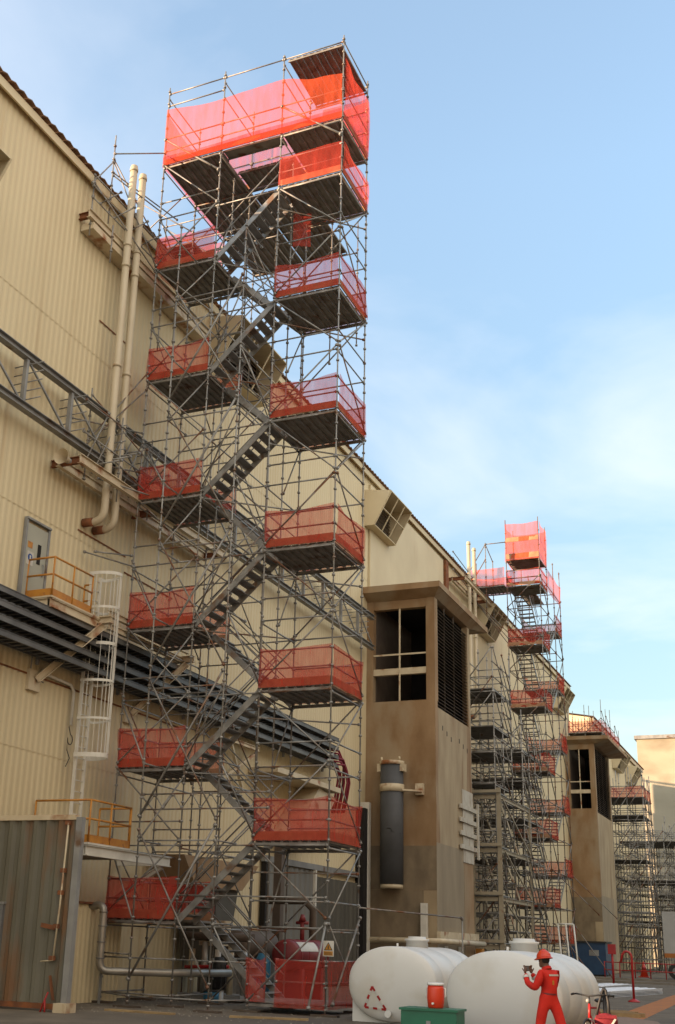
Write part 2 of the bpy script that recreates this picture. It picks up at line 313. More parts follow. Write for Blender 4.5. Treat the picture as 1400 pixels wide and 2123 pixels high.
# vent hoods on the wall
def hood(y0, y1, label, zt=22.75, first=False):
    t = empty('vent_hood', (XW, y0, zt), label, 'vent hood', 'vent hoods along the top of the wall')
    L = y1-y0; P = [(0.005, .15), (1.38, -.05), (.48, -1.75), (.005, -1.75)]
    e = .04
    for yy in (0, L-e):
        MB().prism([(x, z) for x, z in P], 'y', yy, yy+e).build('side_panel', CREAM2, t)
    m_ = MB(); m_.add([(.005, e+.001, .15), (1.38, e+.001, -.05), (1.38, L-e-.001, -.05), (.005, L-e-.001, .15), (.005, e+.001, .10), (1.36, e+.001, -.09), (1.36, L-e-.001, -.09), (.005, L-e-.001, .10)], [(0,1,2,3),(7,6,5,4),(0,4,5,1),(1,5,6,2),(2,6,7,3),(3,7,4,0)]); m_.build('top_panel', CREAM2, t)
    MB().box(.005, .48, e+.001, L-e-.001, -1.75, -1.70).build('bottom_panel', CREAM2, t)
    g = MB(); A = Vector((1.37, 0, -.08)); B = Vector((.49, 0, -1.72))
    for f in (0, .5, 1):
        p = A.lerp(B, f); g.beam((p.x, e, p.z), (p.x, L-e, p.z), .045, .045)
    for k in range(4):
        yy = e+.03+(L-2*e-.06)*k/3; g.beam((A.x+.01, yy, A.z), (B.x+.01, yy, B.z), .045, .045)
    g.build('mouth_frame', CREAM2, t)
    l = MB()
    for k in range(9):
        z = -.15-k*.18; l.beam((.16, e, z), (.16, L-e, z), .17, .02, (1, 0, .6))
    l.build('louvre', LOUV, t)
    MB().box(.008, .02, e, L-e, -1.69, .09).build('back_opening', DARK, t)
    return t
hood(-11.2, -7.86, 'vent hood whose tip pokes in at the upper left edge', 20.5)
hood(5.4, 9.4, 'vent hood on the wall half hidden behind the near scaffold tower', 23.3)
hood(22.0, 25.3, 'open gridded vent hood on the wall just right of the near scaffold tower')
hood(42.6, 46.0, 'vent hood on the wall directly left of the second scaffold tower')
hood(66.5, 70.0, 'vent hood on the wall right of the second scaffold tower above the far slab roof', 22.3)
hood(98.0, 102.5, 'vent hood on the far block, second from the silo', 21.9)
hood(107.5, 111.5, 'small far vent hood nearest the silo', 21.7)

# twin pipes
def pipe(name, pts, r, M, label, cat, group=None, n=16, extra=None):
    t = empty(name, pts[0], label, cat, group); o = Vector(pts[0])
    def rel(l): return [tuple(Vector(p)-o) for p in l]
    MB().tube(rel(pts), r, n).build('pipe', M, t)
    if extra: extra(t, o)
    return t
def bend(p0, p1, p2, k=6, rad=.6):
    p0, p1, p2 = Vector(p0), Vector(p1), Vector(p2); a = p1+(p0-p1).normalized()*rad; c = p1+(p2-p1).normalized()*rad
    return [tuple(a*(1-t)**2+p1*2*t*(1-t)+c*t*t) for t in [i/k for i in range(k+1)]]
def vpipe(y, xo, ztop, zb, label, grp, r=.115):
    x = XW+xo
    pts = [(XW+.0, y-.1, zb), ]+bend((XW, y-.1, zb), (x, y, zb), (x, y, zb+3), rad=.42)+[(x, y, ztop)]
    def ex(t, o):
        for z in (ztop-.2, ztop-3.0, zb+5, zb+8.5):
            MB().tube([tuple(Vector((x, y, z))-o), tuple(Vector((x, y, z+.1))-o)], r+.02, 16).build('joint_band', PIPEW, t)
        MB().tube([tuple(Vector((XW+.02, y-.1, zb))-o), tuple(Vector((XW+.34, y-.085, zb))-o)], r+.015, 16).build('elbow_end', RUST, t)
    return pipe('vent_pipe', pts, r, PIPEW, label, 'pipe', grp, 18, ex)
vpipe(-1.27, .64, 25.15, 12.9, 'left one of the two pale vent pipes climbing the wall beside the near tower', 'twin vent pipes')
vpipe(-.72, .64, 25.2, 12.85, 'right one of the two pale vent pipes climbing the wall beside the near tower', 'twin vent pipes')
vpipe(39.6, .48, 26.0, 15, 'rusty left pipe of the distant pair above the first concrete tower', 'distant vent pipes')
vpipe(40.9, .48, 26.0, 15, 'sunlit right pipe of the distant pair above the first concrete tower', 'distant vent pipes')

# bracket frames carrying the pipes
def bracket(y0, y1, z, label, d=1.25, sl=.0, soffit=False):
    t = empty('bracket_frame', (XW, y0, z), label, 'steel bracket', 'steel bracket frames on the wall'); L = y1-y0
    for x in ((.28, d) if d > .6 else (d,)): MB().channel((x, 0, sl), (x, L, -sl), .14, .26).build('long_beam', CREAMST, t)
    for y in (0.1, L*.5, L-.1): MB().channel((.0, y, 0), (d-.075, y, 0), .12, .2).build('cross_beam', RUST, t)
    if soffit: MB().box(.02, d+.06, .2, L-.2, -.42, -.2).build('soffit_plate', CREAMST, t)
    return t
bracket(-3.1, 4.6, 22.25, 'rust stained cream bracket frame below the roof edge beside the near twin pipes', .40, soffit=True)
bracket(-3.2, 5.6, 14.05, 'rust stained cream bracket frame at mid height where the twin pipes bend into the wall', 1.0)
bracket(36.4, 47.0, 22.6, 'distant rusty bracket frame below the roof edge beside the distant pipe pair', 1.1)
t = empty('horn_speaker', (-6.75, -3.15, 14.05), 'round cream horn speaker on the end of the mid height bracket frame', 'horn speaker')
MB().tube([(0, 0, 0), (0, -.18, 0), (.0, -.34, 0), (0, -.36, 0)], [.07, .12, .22, .23], 20, False).build('horn', CREAMST, t)
MB().tube([(0, .14, 0), (0, -.02, 0)], .09, 12).build('driver', STEEL, t)
MB().beam((-.55, .05, .1), (0, .05, .08), .05, .05).build('arm', RUST, t)

# truss along wall
t = thing_at('pipe_truss', 'long grey lattice truss with rungs running along the wall above the mid height bracket', 'truss')
for z in (16.25, 14.78): MB().channel((XW+.5, -12, z), (XW+.5, 22, z), .22, .20).build('chord', STEEL, t)
k = 0; y = -11.6
while y < 22:
    MB().beam((XW+.5, y, 14.89), (XW+.5, y, 16.14), .1, .12).build('upright', STEEL, t)
    if y+2.0 < 22: MB().beam((XW+.5, y+.12, 16.1), (XW+.5, y+1.95, 14.92), .05, .05).build('diagonal', STEEL, t)
    r_ = MB()
    for q in range(5): r_.tube([(XW+.05, y+.1, 14.98+q*.26), (XW+1.0, y+.1, 15.0+q*.26)], .018, 5)
    r_.build('rung_set', STEEL, t); y += 2.1

# cable trays
for i in range(4):
    z = 8.5+i*.36
    t = empty('cable_tray', (XW+.55, -12, z), ['lowest', 'second lowest', 'second highest', 'topmost'][i]+' of the four stacked grey cable trays along the wall', 'cable tray', 'stacked cable trays')
    MB().channel((.28, 0, 0), (.28, 29.0, 0), .05, .16, .02).build('side_rail', TRAYM, t)
    MB().channel((-.30, 0, 0), (-.30, 29.0, 0), .05, .14, .02).build('side_rail', TRAYM, t)
    mbb = MB()
    for q in range(97): mbb.box(-.275, .25, q*.3+.02, q*.3+.07, -.06, -.04)
    mbb.build('rung_set', TRAYM, t)
    c = MB()
    for q in range(6): c.tube([(-.2+.08*q, 0, -.01+random.uniform(0, .02)), (-.2+.08*q, 10, .0), (-.2+.08*q, 29+random.uniform(-.3, .3), .01)], .03, 5)
    c.build('cable', CABLE, t)
mb = MB(); t = thing_at('tray_hanger', 'grey wall posts holding the stack of cable trays', 'tray support')
for q in range(8):
    y = -11+q*4; mb = MB(); mb.beam((XW+.12, y, 8.3), (XW+.12, y, 9.75), .08, .08); mb.build('hanger', STEEL, t)
for q in range(9):
    t = empty('red_hose', (-6.4, 16.9, 9.3), 'one of the looping dark red hoses dropping from the tray ends', 'hose', 'red hoses at the tray ends')
    z0 = -.75+.12*(q % 6); o = random.uniform(0, .5)
    MB().tube([(-.2-.05*q, -.3, z0), (-.1-.05*q+o*.3, .3+o*.4, z0+.05), (.1-.05*q, .6+o*.5, z0-.4), (.1-.06*q, .7+o*.5, -1.4), (0-.06*q, .7+o*.5, -2.0), (-.2-.06*q, .9+o*.4, -2.6)], .045, 7).build('hose', REDCAB, t)

# white bracket arms under tray / platform
def arm(y, label):
    t = empty('support_arm', (XW, y, 8.0), label, 'support arm', 'diagonal cream support arms')
    MB().channel((.15, -1.1, -.1), (1.0, .55, 1.75), .2, .2).build('diagonal_beam', CREAMST, t)
    MB().channel((.0, .5, 1.87), (1.3, .5, 1.87), .18, .2).build('top_beam', CREAMST, t)
    MB().box(.0, .10, -1.35, -.85, -.4, .15).build('foot_plate', CREAMST, t)
arm(-1.9, 'cream diagonal support arm under the upper yellow railed platform')
arm(2.9, 'cream diagonal support arm seen through the left bay of the near scaffold tower')
t = thing_at('link_beam', 'pair of cream beams between the two support arms along the wall', 'steel beam')
for z in (9.93, 9.55): MB().channel((XW+.85, -.9, z+.3), (XW+.85, 3.8, z+.3), .12, .18).build('beam', CREAMST, t)

# railings
def rail_run(parent, pts, h=1.05, M=YEL, toe=True, posts=1.2):
    for a, b in zip(pts[:-1], pts[1:]):
        a, b = Vector(a), Vector(b); L = (b-a).length; n = max(1, round(L/posts)); g = MB()
        for hh in (h, h*.55): g.tube([a+Vector((0, 0, hh)), b+Vector((0, 0, hh))], .028, 7)
        g.build('rail', M, parent)
        for k in range(n+1):
            p = a.lerp(b, k/n)
            if k == 0 and a != Vector(pts[0]): continue
            MB().tube([p, p+Vector((0, 0, h))], .026, 7).build('rail_post', M, parent)
        if toe:
            d = (b-a).normalized()*.03
            MB().beam(a+d+Vector((0, 0, .09)), b-d+Vector((0, 0, .09)), .02, .19).build('toe_plate', M, parent)
t = thing_at('upper_platform', 'small yellow railed platform outside the upper door', 'platform')
MB().box(XW+.02, -6.42, -3.75, -1.25, 9.90, 9.95).build('deck', CREAMST, t)
for a, b in (((-6.49, -3.7, 9.77), (-6.49, -1.28, 9.77)), ((-7.2, -3.68, 9.77), (-6.58, -3.68, 9.77)), ((-7.2, -1.4, 9.77), (-6.58, -1.4, 9.77)), ((-7.2, -2.5, 9.77), (-6.58, -2.5, 9.77))):
    MB().channel(a, b, .12, .24).build('edge_beam', CREAMST, t)
rail_run(t, [(XW+.06, -3.73, 9.96), (-6.44, -3.73, 9.96), (-6.44, -1.9, 9.96)])
rail_run(t, [(XW+.2, -1.27, 9.96), (-6.9, -1.27, 9.96)], toe=False)
t = thing_at('lower_platform', 'lower yellow railed platform at the foot of the white caged ladder', 'platform')
MB().box(XW+.02, -5.55, -2.4, -.35, 3.70, 3.75).build('deck', WHITEG, t)
MB().channel((-5.62, -2.38, 3.56), (-5.62, 1.9, 3.56), .12, .26).build('edge_beam', WHITEG, t)
for y in (-2.3, -.5, 1.8): MB().channel((-7.3, y, 3.56), (-5.69, y, 3.56), .12, .22).build('edge_beam', WHITEG, t)
rail_run(t, [(XW+.06, -2.36, 3.76), (-5.58, -2.36, 3.76), (-5.58, -.4, 3.76)])
rail_run(t, [(-5.62, -.38, 3.76), (-6.6, -.38, 3.76)], toe=False)
MB().channel((XW+.05, 1.75, 2.5), (-5.8, 1.75, 3.42), .12, .14).build('strut', WHITEG, t)
# caged ladder
t = thing_at('caged_ladder', 'tall white caged ladder rising between the two yellow railed platforms', 'ladder')
lx, ly = -6.95, -1.05
for dy in (-.22, .22): MB().beam((lx+.02, ly+dy, 3.75), (lx+.02, ly+dy, 11.35), .05, .09).build('stile', WHITEG, t)
for q in range(25): MB().tube([(lx+.02, ly-.2, 4.0+q*.3), (lx+.02, ly+.2, 4.0+q*.3)], .014, 6).build('rung', WHITEG, t)
def hoop(z, hh):
    g = MB(); A = [(-.1)+k*(math.pi+.2)/14 for k in range(15)]
    P = [(lx+.02+.12+math.sin(a)*.72, ly-math.cos(a)*.40) for a in A]; P = [(lx+.02, ly-.24)]+P+[(lx+.02, ly+.24)]
    for a, b in zip(P[:-1], P[1:]): g.beam((a[0], a[1], z), (b[0], b[1], z), .012, hh)
    g.build('hoop', WHITEG, t)
for z, hh in ((11.3, .09), (10.3, .07), (9.25, .09), (8.2, .07), (7.15, .06), (6.15, .12)): hoop(z, hh)
for k in range(7):
    a = (k+.5)*math.pi/7; MB().beam((lx+.14+math.sin(a)*.705, ly-math.cos(a)*.39, 6.15), (lx+.14+math.sin(a)*.705, ly-math.cos(a)*.39, 11.3), .035, .01, (math.cos(a), math.sin(a), 0)).build('cage_strap', WHITEG, t)
# small conduit and dangling cable
t = thing_at('conduit_pipe', 'short pale conduit bending down the wall below the cable trays', 'pipe')
MB().tube([(XW+.1, -2.75, 8.15), (XW+.1, -1.35, 8.1), (XW+.1, -1.2, 7.95), (XW+.1, -1.2, 7.0)], .045, 8).build('pipe', WHITEG, t)
MB().tube([(XW+.08, -3.2, 8.9), (XW+.08, -3.2, 8.0), (XW+.08, -2.6, 7.9)], .02, 6).build('thin_conduit', STEEL, t)
t = thing_at('loose_cable', 'looped black cable end hanging from the pale conduit', 'cable')
pts = [(XW+.12, -1.3+.0, 6.95)]+[(XW+.12, -1.2+.12*math.sin(a), 6.6+.14*math.cos(a)) for a in [i*.7 for i in range(8)]]+[(XW+.12, -1.3, 6.3), (XW+.12, -1.15, 6.1), (XW+.12, -1.3, 5.85)]
MB().tube(pts, .014, 5).build('cable', CABLE, t)

# big open door leaf at the left
t = thing_at('open_door_leaf', 'weathered grey corrugated door leaf standing open at the lower left edge', 'door')
corr_x(-8.0, -4.78, .36, .07, .02, 4.12, -4.0).build('panel', LEAF, t)
MB().box(-4.78, -4.62, -4.12, -3.96, -.02, 4.18).build('frame_post', STEEL, t)
MB().box(-8.0, -4.79, -4.10, -3.98, 4.122, 4.24).build('top_rail', CREAMST, t)
MB().box(-8.0, -4.79, -4.10, -3.98, -.10, .018).build('bottom_rail', RUST, t)
MB().box(-7.5, -6.62, -4.16, -4.075, .1, 2.15).build('pass_door', LEAFB, t)
MB().box(-7.5, -6.60, -4.17, -4.075, 2.16, 2.22).build('pass_door_head', STEEL, t)
rod = MB(); rod.tube([(-4.98, -4.13, 4.05), (-5.02, -4.13, 2.2), (-5.08, -4.13, .95)], .022, 7); rod.tube([(-5.08, -4.13, .95), (-5.42, -4.13, .92)], .015, 6); rod.build('latch_rod', CREAMST, t)
for z, xx in ((4.05, -4.98), (2.95, -5.0), (2.45, -5.02), (1.7, -5.06), (1.0, -5.1)):
    MB().box(xx-.09, xx+.06, -4.15, -4.09, z-.05, z+.05).build('rod_guide', RUST, t)
MB().beam((-5.5, -4.12, 1.72), (-5.1, -4.12, 1.66), .1, .02, (0, 1, 0)).build('hasp', RUST, t)
MB().beam((-5.12, -4.13, .62), (-4.98, -4.13, .10), .06, .04).build('drop_bolt', RUST, t)
MB().box(-4.85, -4.5, -4.3, -3.9, G, .05).build('foot_block', CREAMST, t)
t = empty('bent_bar', (-5.15, -4.35, G), 'short rusty forked bar leaning at the foot of the open door leaf', 'metal bar')
b_ = MB(); b_.tube([(0, 0, 0), (.06, .05, .25), (.09, .12, .42)], .02, 6); b_.tube([(.12, 0, 0), (.07, .05, .25)], .02, 6); b_.build('bar', RED, t)

# corrugated box / pipe at wall near the scaffold foot
t = thing_at('wall_box', 'tall cream corrugated box against the wall behind the lagged pipe', 'cladding box')
corr(-2.6, 1.1, .2, .04, G, 2.3, XW+.75).build('front', CREAM, t)
corr_x(XW+.05, XW+.74, .2, .03, G, 2.3, -2.6).build('side', CREAM, t)
MB().box(XW+.02, XW+.85, -2.7, 1.2, 2.305, 2.36).build('lid', RUST, t)
t = thing_at('lagged_pipe', 'silvery lagged pipe dropping beside the cream box and turning right near the ground', 'pipe')
MB().tube([(-6.7, -.45, 2.25), (-6.42, -.45, 2.27)]+bend((-6.4, -.45, 2.3), (-6.18, -.45, 2.3), (-6.18, -.45, 1), rad=.2)+bend((-6.18, -.45, 1), (-6.18, -.45, .65), (-5, .2, .65), rad=.25)+[(-4.6, .55, .65), (-3.9, 2.6, .66)], .10, 14).build('pipe', GALVP, t)
for z in (.95, 1.35, 1.75, 2.1): MB().tube([(-6.18, -.45, z), (-6.18, -.45, z+.03)], .115, 14).build('band', STEEL, t)
MB().beam((-6.18, -.35, G), (-6.18, -.35, 2.0), .05, .05).build('prop', STEEL, t)

# ---------------------------------------------------------------- concrete towers
def conc_tower(name, x0, x1, y0, y1, zt, label, slab, full=True, open_top=12.3):
    t = thing_at(name, label, 'concrete tower')
    th = .38
    zl = open_top
    # lower solid body: front, right side, back
    MB().box(x0, x1, y0, y0+th, 3.85, zl).build('front_wall', CONC, t)
    MB().box(x1-.30, x1-.003, y0+th+.002, y1, G+.01, zl-.3).build('side_wall', CONC2, t)
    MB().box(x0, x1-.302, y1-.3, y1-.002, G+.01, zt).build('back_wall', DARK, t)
    MB().box(x0, x1-.6, y0-.05, y0+th, G, 3.845).build('lower_front', CONCG, t)
    MB().box(x1-.597, x1+.002, y0-.002, y0+th+.0, G, 3.847).build('lower_corner', CONC2, t)
    MB().box(x0+.01, x1-.001, y0-.006, y0-.0, 3.86, 5.75).build('cement_band', CONCG, t); MB().box(x1+.0, x1+.006, y0-.005, y1-1.75, .2, 5.9).build('cement_band', CONCM, t)
    # upper frame
    MB().box(x0, x0+.33, y0+.002, y0+th, zl+.002, zt).build('corner_column', CONC, t)
    MB().box(x1-.42, x1, y0, y0+th+.1, zl+.002, zt).build('corner_column', CONC, t)
    MB().box(x1-.30, x1, y1-.4, y1, zl-.298, zt).build('corner_column', CONC2, t)
    MB().box(x0+.332, x1-.422, y0+.05, y0+th, zt-.42, zt).build('head_beam', CONC, t)
    MB().box(x0+.05, x0+.35, y0+th+.002, y1-.305, zl, zt).build('inner_wall', BROWNP, t)
    MB().box(x0+.36, x1-.45, y1-.32, y1-.306, zl, zt-.02).build('back_shade_panel', DARK, t); MB().box(x0+.36, x1-.31, y0+th+.12, y1-.33, zt-.06, zt-.02).build('ceiling', DARK, t)  # interior shade put into dark lining, ceiling, floor and inner wall colours
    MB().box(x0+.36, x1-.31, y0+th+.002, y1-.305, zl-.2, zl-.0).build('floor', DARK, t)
    MB().box(x0+.332, x1-.422, y0+.08, y0+.30, zl+1.28, zl+1.58).build('cross_beam', CREAMST, t)
    g = MB(); xm = (x0+x1)/2-.05
    g.box(xm-.04, xm+.04, y0+.06, y0+.078, zl, zt-.42); g.box(x0+.335, x1-.425, y0+.05, y0+.058, zl+2.2, zl+2.28); g.build('window_bars', CREAMST, t)
    l = MB(); z = zl-.1; n = 0
    while z < zt-.3:
        l.beam((x1-.12, y0+th+.12, z), (x1-.12, y1-.41, z), .24, .02, (.8, 0, 1)); z += .165; n += 1
    for f in (.33, .66): l.beam((x1-.13, y0+th+(y1-y0)*f*.8, zl-.25), (x1-.13, y0+th+(y1-y0)*f*.8, zt), .04, .06)
    l.build('louvre_screen', LOUV, t)
    sx0, sx1, sy0, sy1 = slab
    sb = MB(); sb.prism([(sx0, zt+.30), (sx1, zt+.30), (sx1, zt+.58), (sx0, zt+.62)], 'y', sy0, sy1)
    s_ = sb.build('roof_slab', CONC, t)
    tp = MB(); a = [(x0, y0+.01), (x1+.02, y0+.01), (x1+.02, y1), (x0, y1)]; b = [(sx0, sy0+.03), (sx1-.03, sy0+.03), (sx1-.03, sy1-.03), (sx0, sy1-.03)]
    tp.add([(*p, zt+.002) for p in a]+[(*p, zt+.298) for p in b], [(3,2,1,0),(4,5,6,7)]+[(k, (k+1) % 4, 4+(k+1) % 4, 4+k) for k in range(4)]); tp.build('slab_haunch', CONC, t)
    return t
ct = conc_tower('concrete_tower', XW, -3.98, 22.5, 28.6, 17.2, 'brown stained concrete tower with slatted top just right of the near scaffold tower', (XW, -3.55, 21.9, 30.8))
MB().box(-5.6, -2.6, 22.2, 22.45, 1.66, 1.8).build('ledge', CREAMST, ct) if False else None
st = MB()
for (y, z) in ((23.6, 11.05), (24.3, 10.9), (25.0, 10.75), (26.4, 10.9), (27.1, 10.75), (27.8, 10.65)): st.box(-3.982, -3.975, y, y+.09, z, z+.22)
st.build('tie_hole', DARK, ct)
MB().box(-3.979, -3.969, 26.9, 28.55, .2, 6.0).build('rust_stain', CONC, ct)
conc_tower('concrete_tower', XW, -4.9, 71.5, 79.5, 18.3, 'distant concrete tower with open frame top behind the second scaffold tower', (XW, -3.6, 70.9, 82), open_top=12.9)
# things fixed on the first tower
t = thing_at('wrapped_pipe', 'large vertical pipe in dark grey wrap with cream clamps on the concrete tower front', 'pipe')
px, py = -5.87, 21.95
MB().tube([(px, py, 4.05), (px, py, 9.25)], .52, 28).build('pipe', WRAP, t)
MB().tube([(px, py, 9.25), (px, py, 9.42)], .56, 28).build('flange', CREAMST, t)
MB().tube([(px, py, 8.05), (px, py, 8.38)], .555, 28).build('clamp_band', CREAMST, t)
MB().tube([(px, py, 3.88), (px, py, 4.05)], .5, 28).build('base_ring', CREAMST, t)
MB().box(px+.45, px+.62, py-.25, py+.2, 8.95, 9.3).build('lug', CREAMST, t); MB().box(px-.62, px-.45, py-.25, py+.2, 8.95, 9.3).build('lug', CREAMST, t)
for dx_ in (-.42, .42): MB().tube([(px+dx_, py-.2, 9.43), (px+dx_, py-.2, 9.6)], .05, 8).build('eye_bolt', CREAMST, t)
MB().beam((px+.5, py-.1, 8.12), (px+1.3, py+.3, 8.1), .25, .08).build('clamp_arm', CREAMST, t)
MB().box(px+1.0, px+1.36, py+.28, py+.53, 7.95, 8.45).build('clamp_plate', CREAMST, t)
MB().tube([(px-.5, py-.17, 6.35), (px, py-.535, 6.42), (px+.15, py-.53, 6.4), (px+.2, py-.5, 6.27), (px+.49, py-.2, 6.2)], .014, 5).build('split', BLK, t)
t = thing_at('boarded_panel', 'stack of white planks and boards fixed high on the side of the concrete tower', 'board panel')
for (z0, z1) in ((7.75, 8.75),): MB().box(-3.975, -3.93, 26.7, 28.55, z0, z1).build('board', BOARDW, t)
MB().box(-3.975, -3.935, 26.75, 28.6, 5.35, 7.74).build('board', BOARDW, t)
for k in range(4):
    z = 5.95+k*.62
    MB().box(-3.93, -3.85, 26.1, 29.1, z, z+.2).build('rail_board', BOARDW, t)
MB().box(-3.86, -3.78, 28.9, 29.1, 5.6, 8.3).build('end_board', BOARDW, t)
t = thing_at('base_pipe', 'cream horizontal pipe across the foot of the concrete tower', 'pipe')
MB().tube([(-7.2, 22.1, 1.72), (-3.75, 22.1, 1.75)]+[(-3.6, 22.3, 1.75), (-3.6, 28.9, 1.7)], .12, 12).build('pipe', CREAMST, t)
MB().box(-3.97, -3.8, 22.4, 28.7, 1.85, 2.15).build('ledge', CREAMST, t)
t = thing_at('white_post', 'short white post standing at the foot of the concrete tower', 'post')
MB().box(-4.62, -4.36, 22.15, 22.4, 0, 3.3).build('post', WHITEG, t); MB().box(-4.66, -4.32, 22.11, 22.44, G, 0).build('foot', CONCG, t)
for i, (y, wv) in enumerate(((23.4, .5), (25.6, .8))):
    t = tag(MB().box(-3.94, -3.91, y, y+wv, 1.0, 1.55).build('notice_board', SIGNW), ['small white notice low on the side of the concrete tower, nearer one', 'white notice low on the side of the concrete tower, farther one'][i], 'notice')
    MB().box(-3.909, -3.904, y+.1, y+wv-.1, 1.1, 1.3).build('print', SIGNB, t)
t = tag(MB().box(-3.9, -3.6, 28.4, 28.9, .9, 1.5).build('yellow_box', YEL), 'small yellow box at the far foot corner of the concrete tower', 'box')

# ---------------------------------------------------------------- scaffolding
class Scaf:
    def __init__(s, name, label, loc, rz=0, group=None, tube=None, r=.0228, step=.5, cat='scaffold'):
        s.t = empty(name, loc, label, cat, group, rz); s.items = {}; s.r = r; s.M = tube or GALV; s.step = step
        s.mw = Matrix.Translation(loc) @ Matrix.Rotation(rz, 4, 'Z')
    def put(s, kind, mb, M, size, c):
        d = (s.mw @ Vector(c)-CAM).length; s.items.setdefault((kind, M.name), []).append((size/d, mb))
    def post(s, x, y, z0, z1, M=None, r=None):
        mb = MB(); r = r or s.r; mb.tube([(x, y, z0), (x, y, z1)], r, 8)
        z = math.ceil(z0/s.step)*s.step
        while z < z1-.05:
            mb.tube([(x, y, z-.025), (x, y, z+.025)], r*2.1, 8); z += s.step
        s.put('post', mb, M or s.M, z1-z0, (x, y, (z0+z1)/2))
    def bar(s, kind, p, q, M=None, r=None):
        p, q = Vector(p), Vector(q); mb = MB(); r = r or s.r; mb.tube([p, q], r, 6)
        d = (q-p); L = d.length; d.normalize()
        for e in (p+d*.03, q-d*.03): mb.tube([e-d*.035, e+d*.035], r*1.9, 6)
        s.put(kind, mb, M or random.choice((s.M, s.M, GALV2)), L, (p+q)/2)
    def ledger(s, p, q, **k): s.bar('ledger', p, q, **k)
    def brace(s, p, q, **k): s.bar('brace', p, q, **k)
    def deck(s, x0, x1, y0, y1, z, along='y', M=None):
        mb = MB(); w = .23
        a0, a1 = (x0, x1) if along == 'y' else (y0, y1); n = max(1, int((a1-a0)/w)); ww = (a1-a0)/n
        for i in range(n):
            a = a0+i*ww+.012; b = a+ww-.024
            bx = (lambda p, q, z0, z1: mb.box(p, q, y0, y1, z0, z1)) if along == 'y' else (lambda p, q, z0, z1: mb.box(x0, x1, p, q, z0, z1))
            bx(a, b, z-.012, z); bx(a, a+.025, z-.06, z-.0121); bx(b-.025, b, z-.06, z-.0121)
        g = mb
        for e in ((x0, x1, y0-.02, y0+.02), (x0, x1, y1-.02, y1+.02)) if along == 'y' else ((x0-.02, x0+.02, y0, y1), (x1-.02, x1+.02, y0, y1)):
            g.box(e[0], e[1], e[2], e[3], z-.12, z-.062)
        s.put('deck', mb, M or PLANK, (a1-a0)*3, ((x0+x1)/2, (y0+y1)/2, z))
    def toe(s, p, q, z, h=.22):
        p, q = Vector((*p, z+h/2)), Vector((*q, z+h/2)); s.put('toe_board', MB().beam(p, q, .03, h), TOE, (q-p).length, (p+q)/2)
    def net(s, p, q, z0, z1, M=None, n=14, sag=.07, zt2=None, amp=.024):
        p, q = Vector((*p, 0)), Vector((*q, 0)); L = (q-p).length; nn = (q-p).cross(Vector((0, 0, 1))).normalized()
        vs = []; fs = []; m_ = 6; ph = random.uniform(0, 6)
        zt2 = z1 if zt2 is None else zt2
        for i in range(n+1):
            f = i/n; t_ = z1*(1-f)+zt2*f-sag*math.sin(math.pi*f)*(1+.4*math.sin(5*f+ph))
            for j in range(m_+1):
                g_ = j/m_; o = amp*(math.sin(ph+7*f+3*g_)+.6*math.sin(ph*2+13*f-5*g_))
                v = p.lerp(q, f)+nn*o; vs.append((v.x, v.y, z0+(t_-z0)*g_))
        for i in range(n):
            for j in range(m_):
                a = i*(m_+1)+j; fs.append((a, a+m_+1, a+m_+2, a+1))
        mb = MB(); mb.add(vs, fs, True); s.put('safety_net', mb, M or NET, L*1.5, (p+q)/2+Vector((0, 0, z0)))
    def stair(s, p, q, y0, y1, rails=True, nT=9, axis='x'):
        """flight from p=(x,z) to q=(x,z) between y0 and y1"""
        t = bpy.data.objects.new('stair_flight', None); COL.objects.link(t); t.parent = s.t
        (xa, za), (xb, zb) = p, q
        for y in (y0, y1): MB().beam((xa, y, za-.06), (xb, y, zb-.06), .04, .17).build('stringer', GALV, t)
        tr = MB()
        for k in range(nT):
            f = (k+.6)/(nT+.2); x = xa+(xb-xa)*f; z = za+(zb-za)*f
            b_ = MB().box(x-.13, x+.13, y0+.022, y1-.022, z-.03, z); b_.box(x-.13, x-.10, y0+.022, y1-.022, z-.07, z-.031); b_.build('tread', STEEL, t)
        if rails:
            for y in (y0-.03, y1+.03):
                g = MB()
                for h in (.55, 1.0): g.tube([(xa, y, za+h), (xb, y, zb+h)], .02, 6)
                g.build('handrail', GALV, t)
    def finish(s):
        tot = {}
        for (kind, M), L in s.items.items():
            for it in L: tot.setdefault(kind, []).append((it[0], it[1], M))
        for kind, L in tot.items():
            L.sort(key=lambda a: -a[0]); k = 100
            for i, (sz, mb, M) in enumerate(L[:k]): mb.build(kind, bpy.data.materials[M], s.t)
            rest = L[k:]
            if rest:
                mb = MB()
                for _, b_, _ in rest:
                    o = len(mb.v); mb.v += b_.v; mb.f += [tuple(i+o for i in f) for f in b_.f]; mb.sm += b_.sm
                o = mb.build(kind, s.M if kind in ('post', 'ledger', 'brace') else bpy.data.materials[rest[0][2]], s.t); o['kind'] = 'stuff'
        return s.t

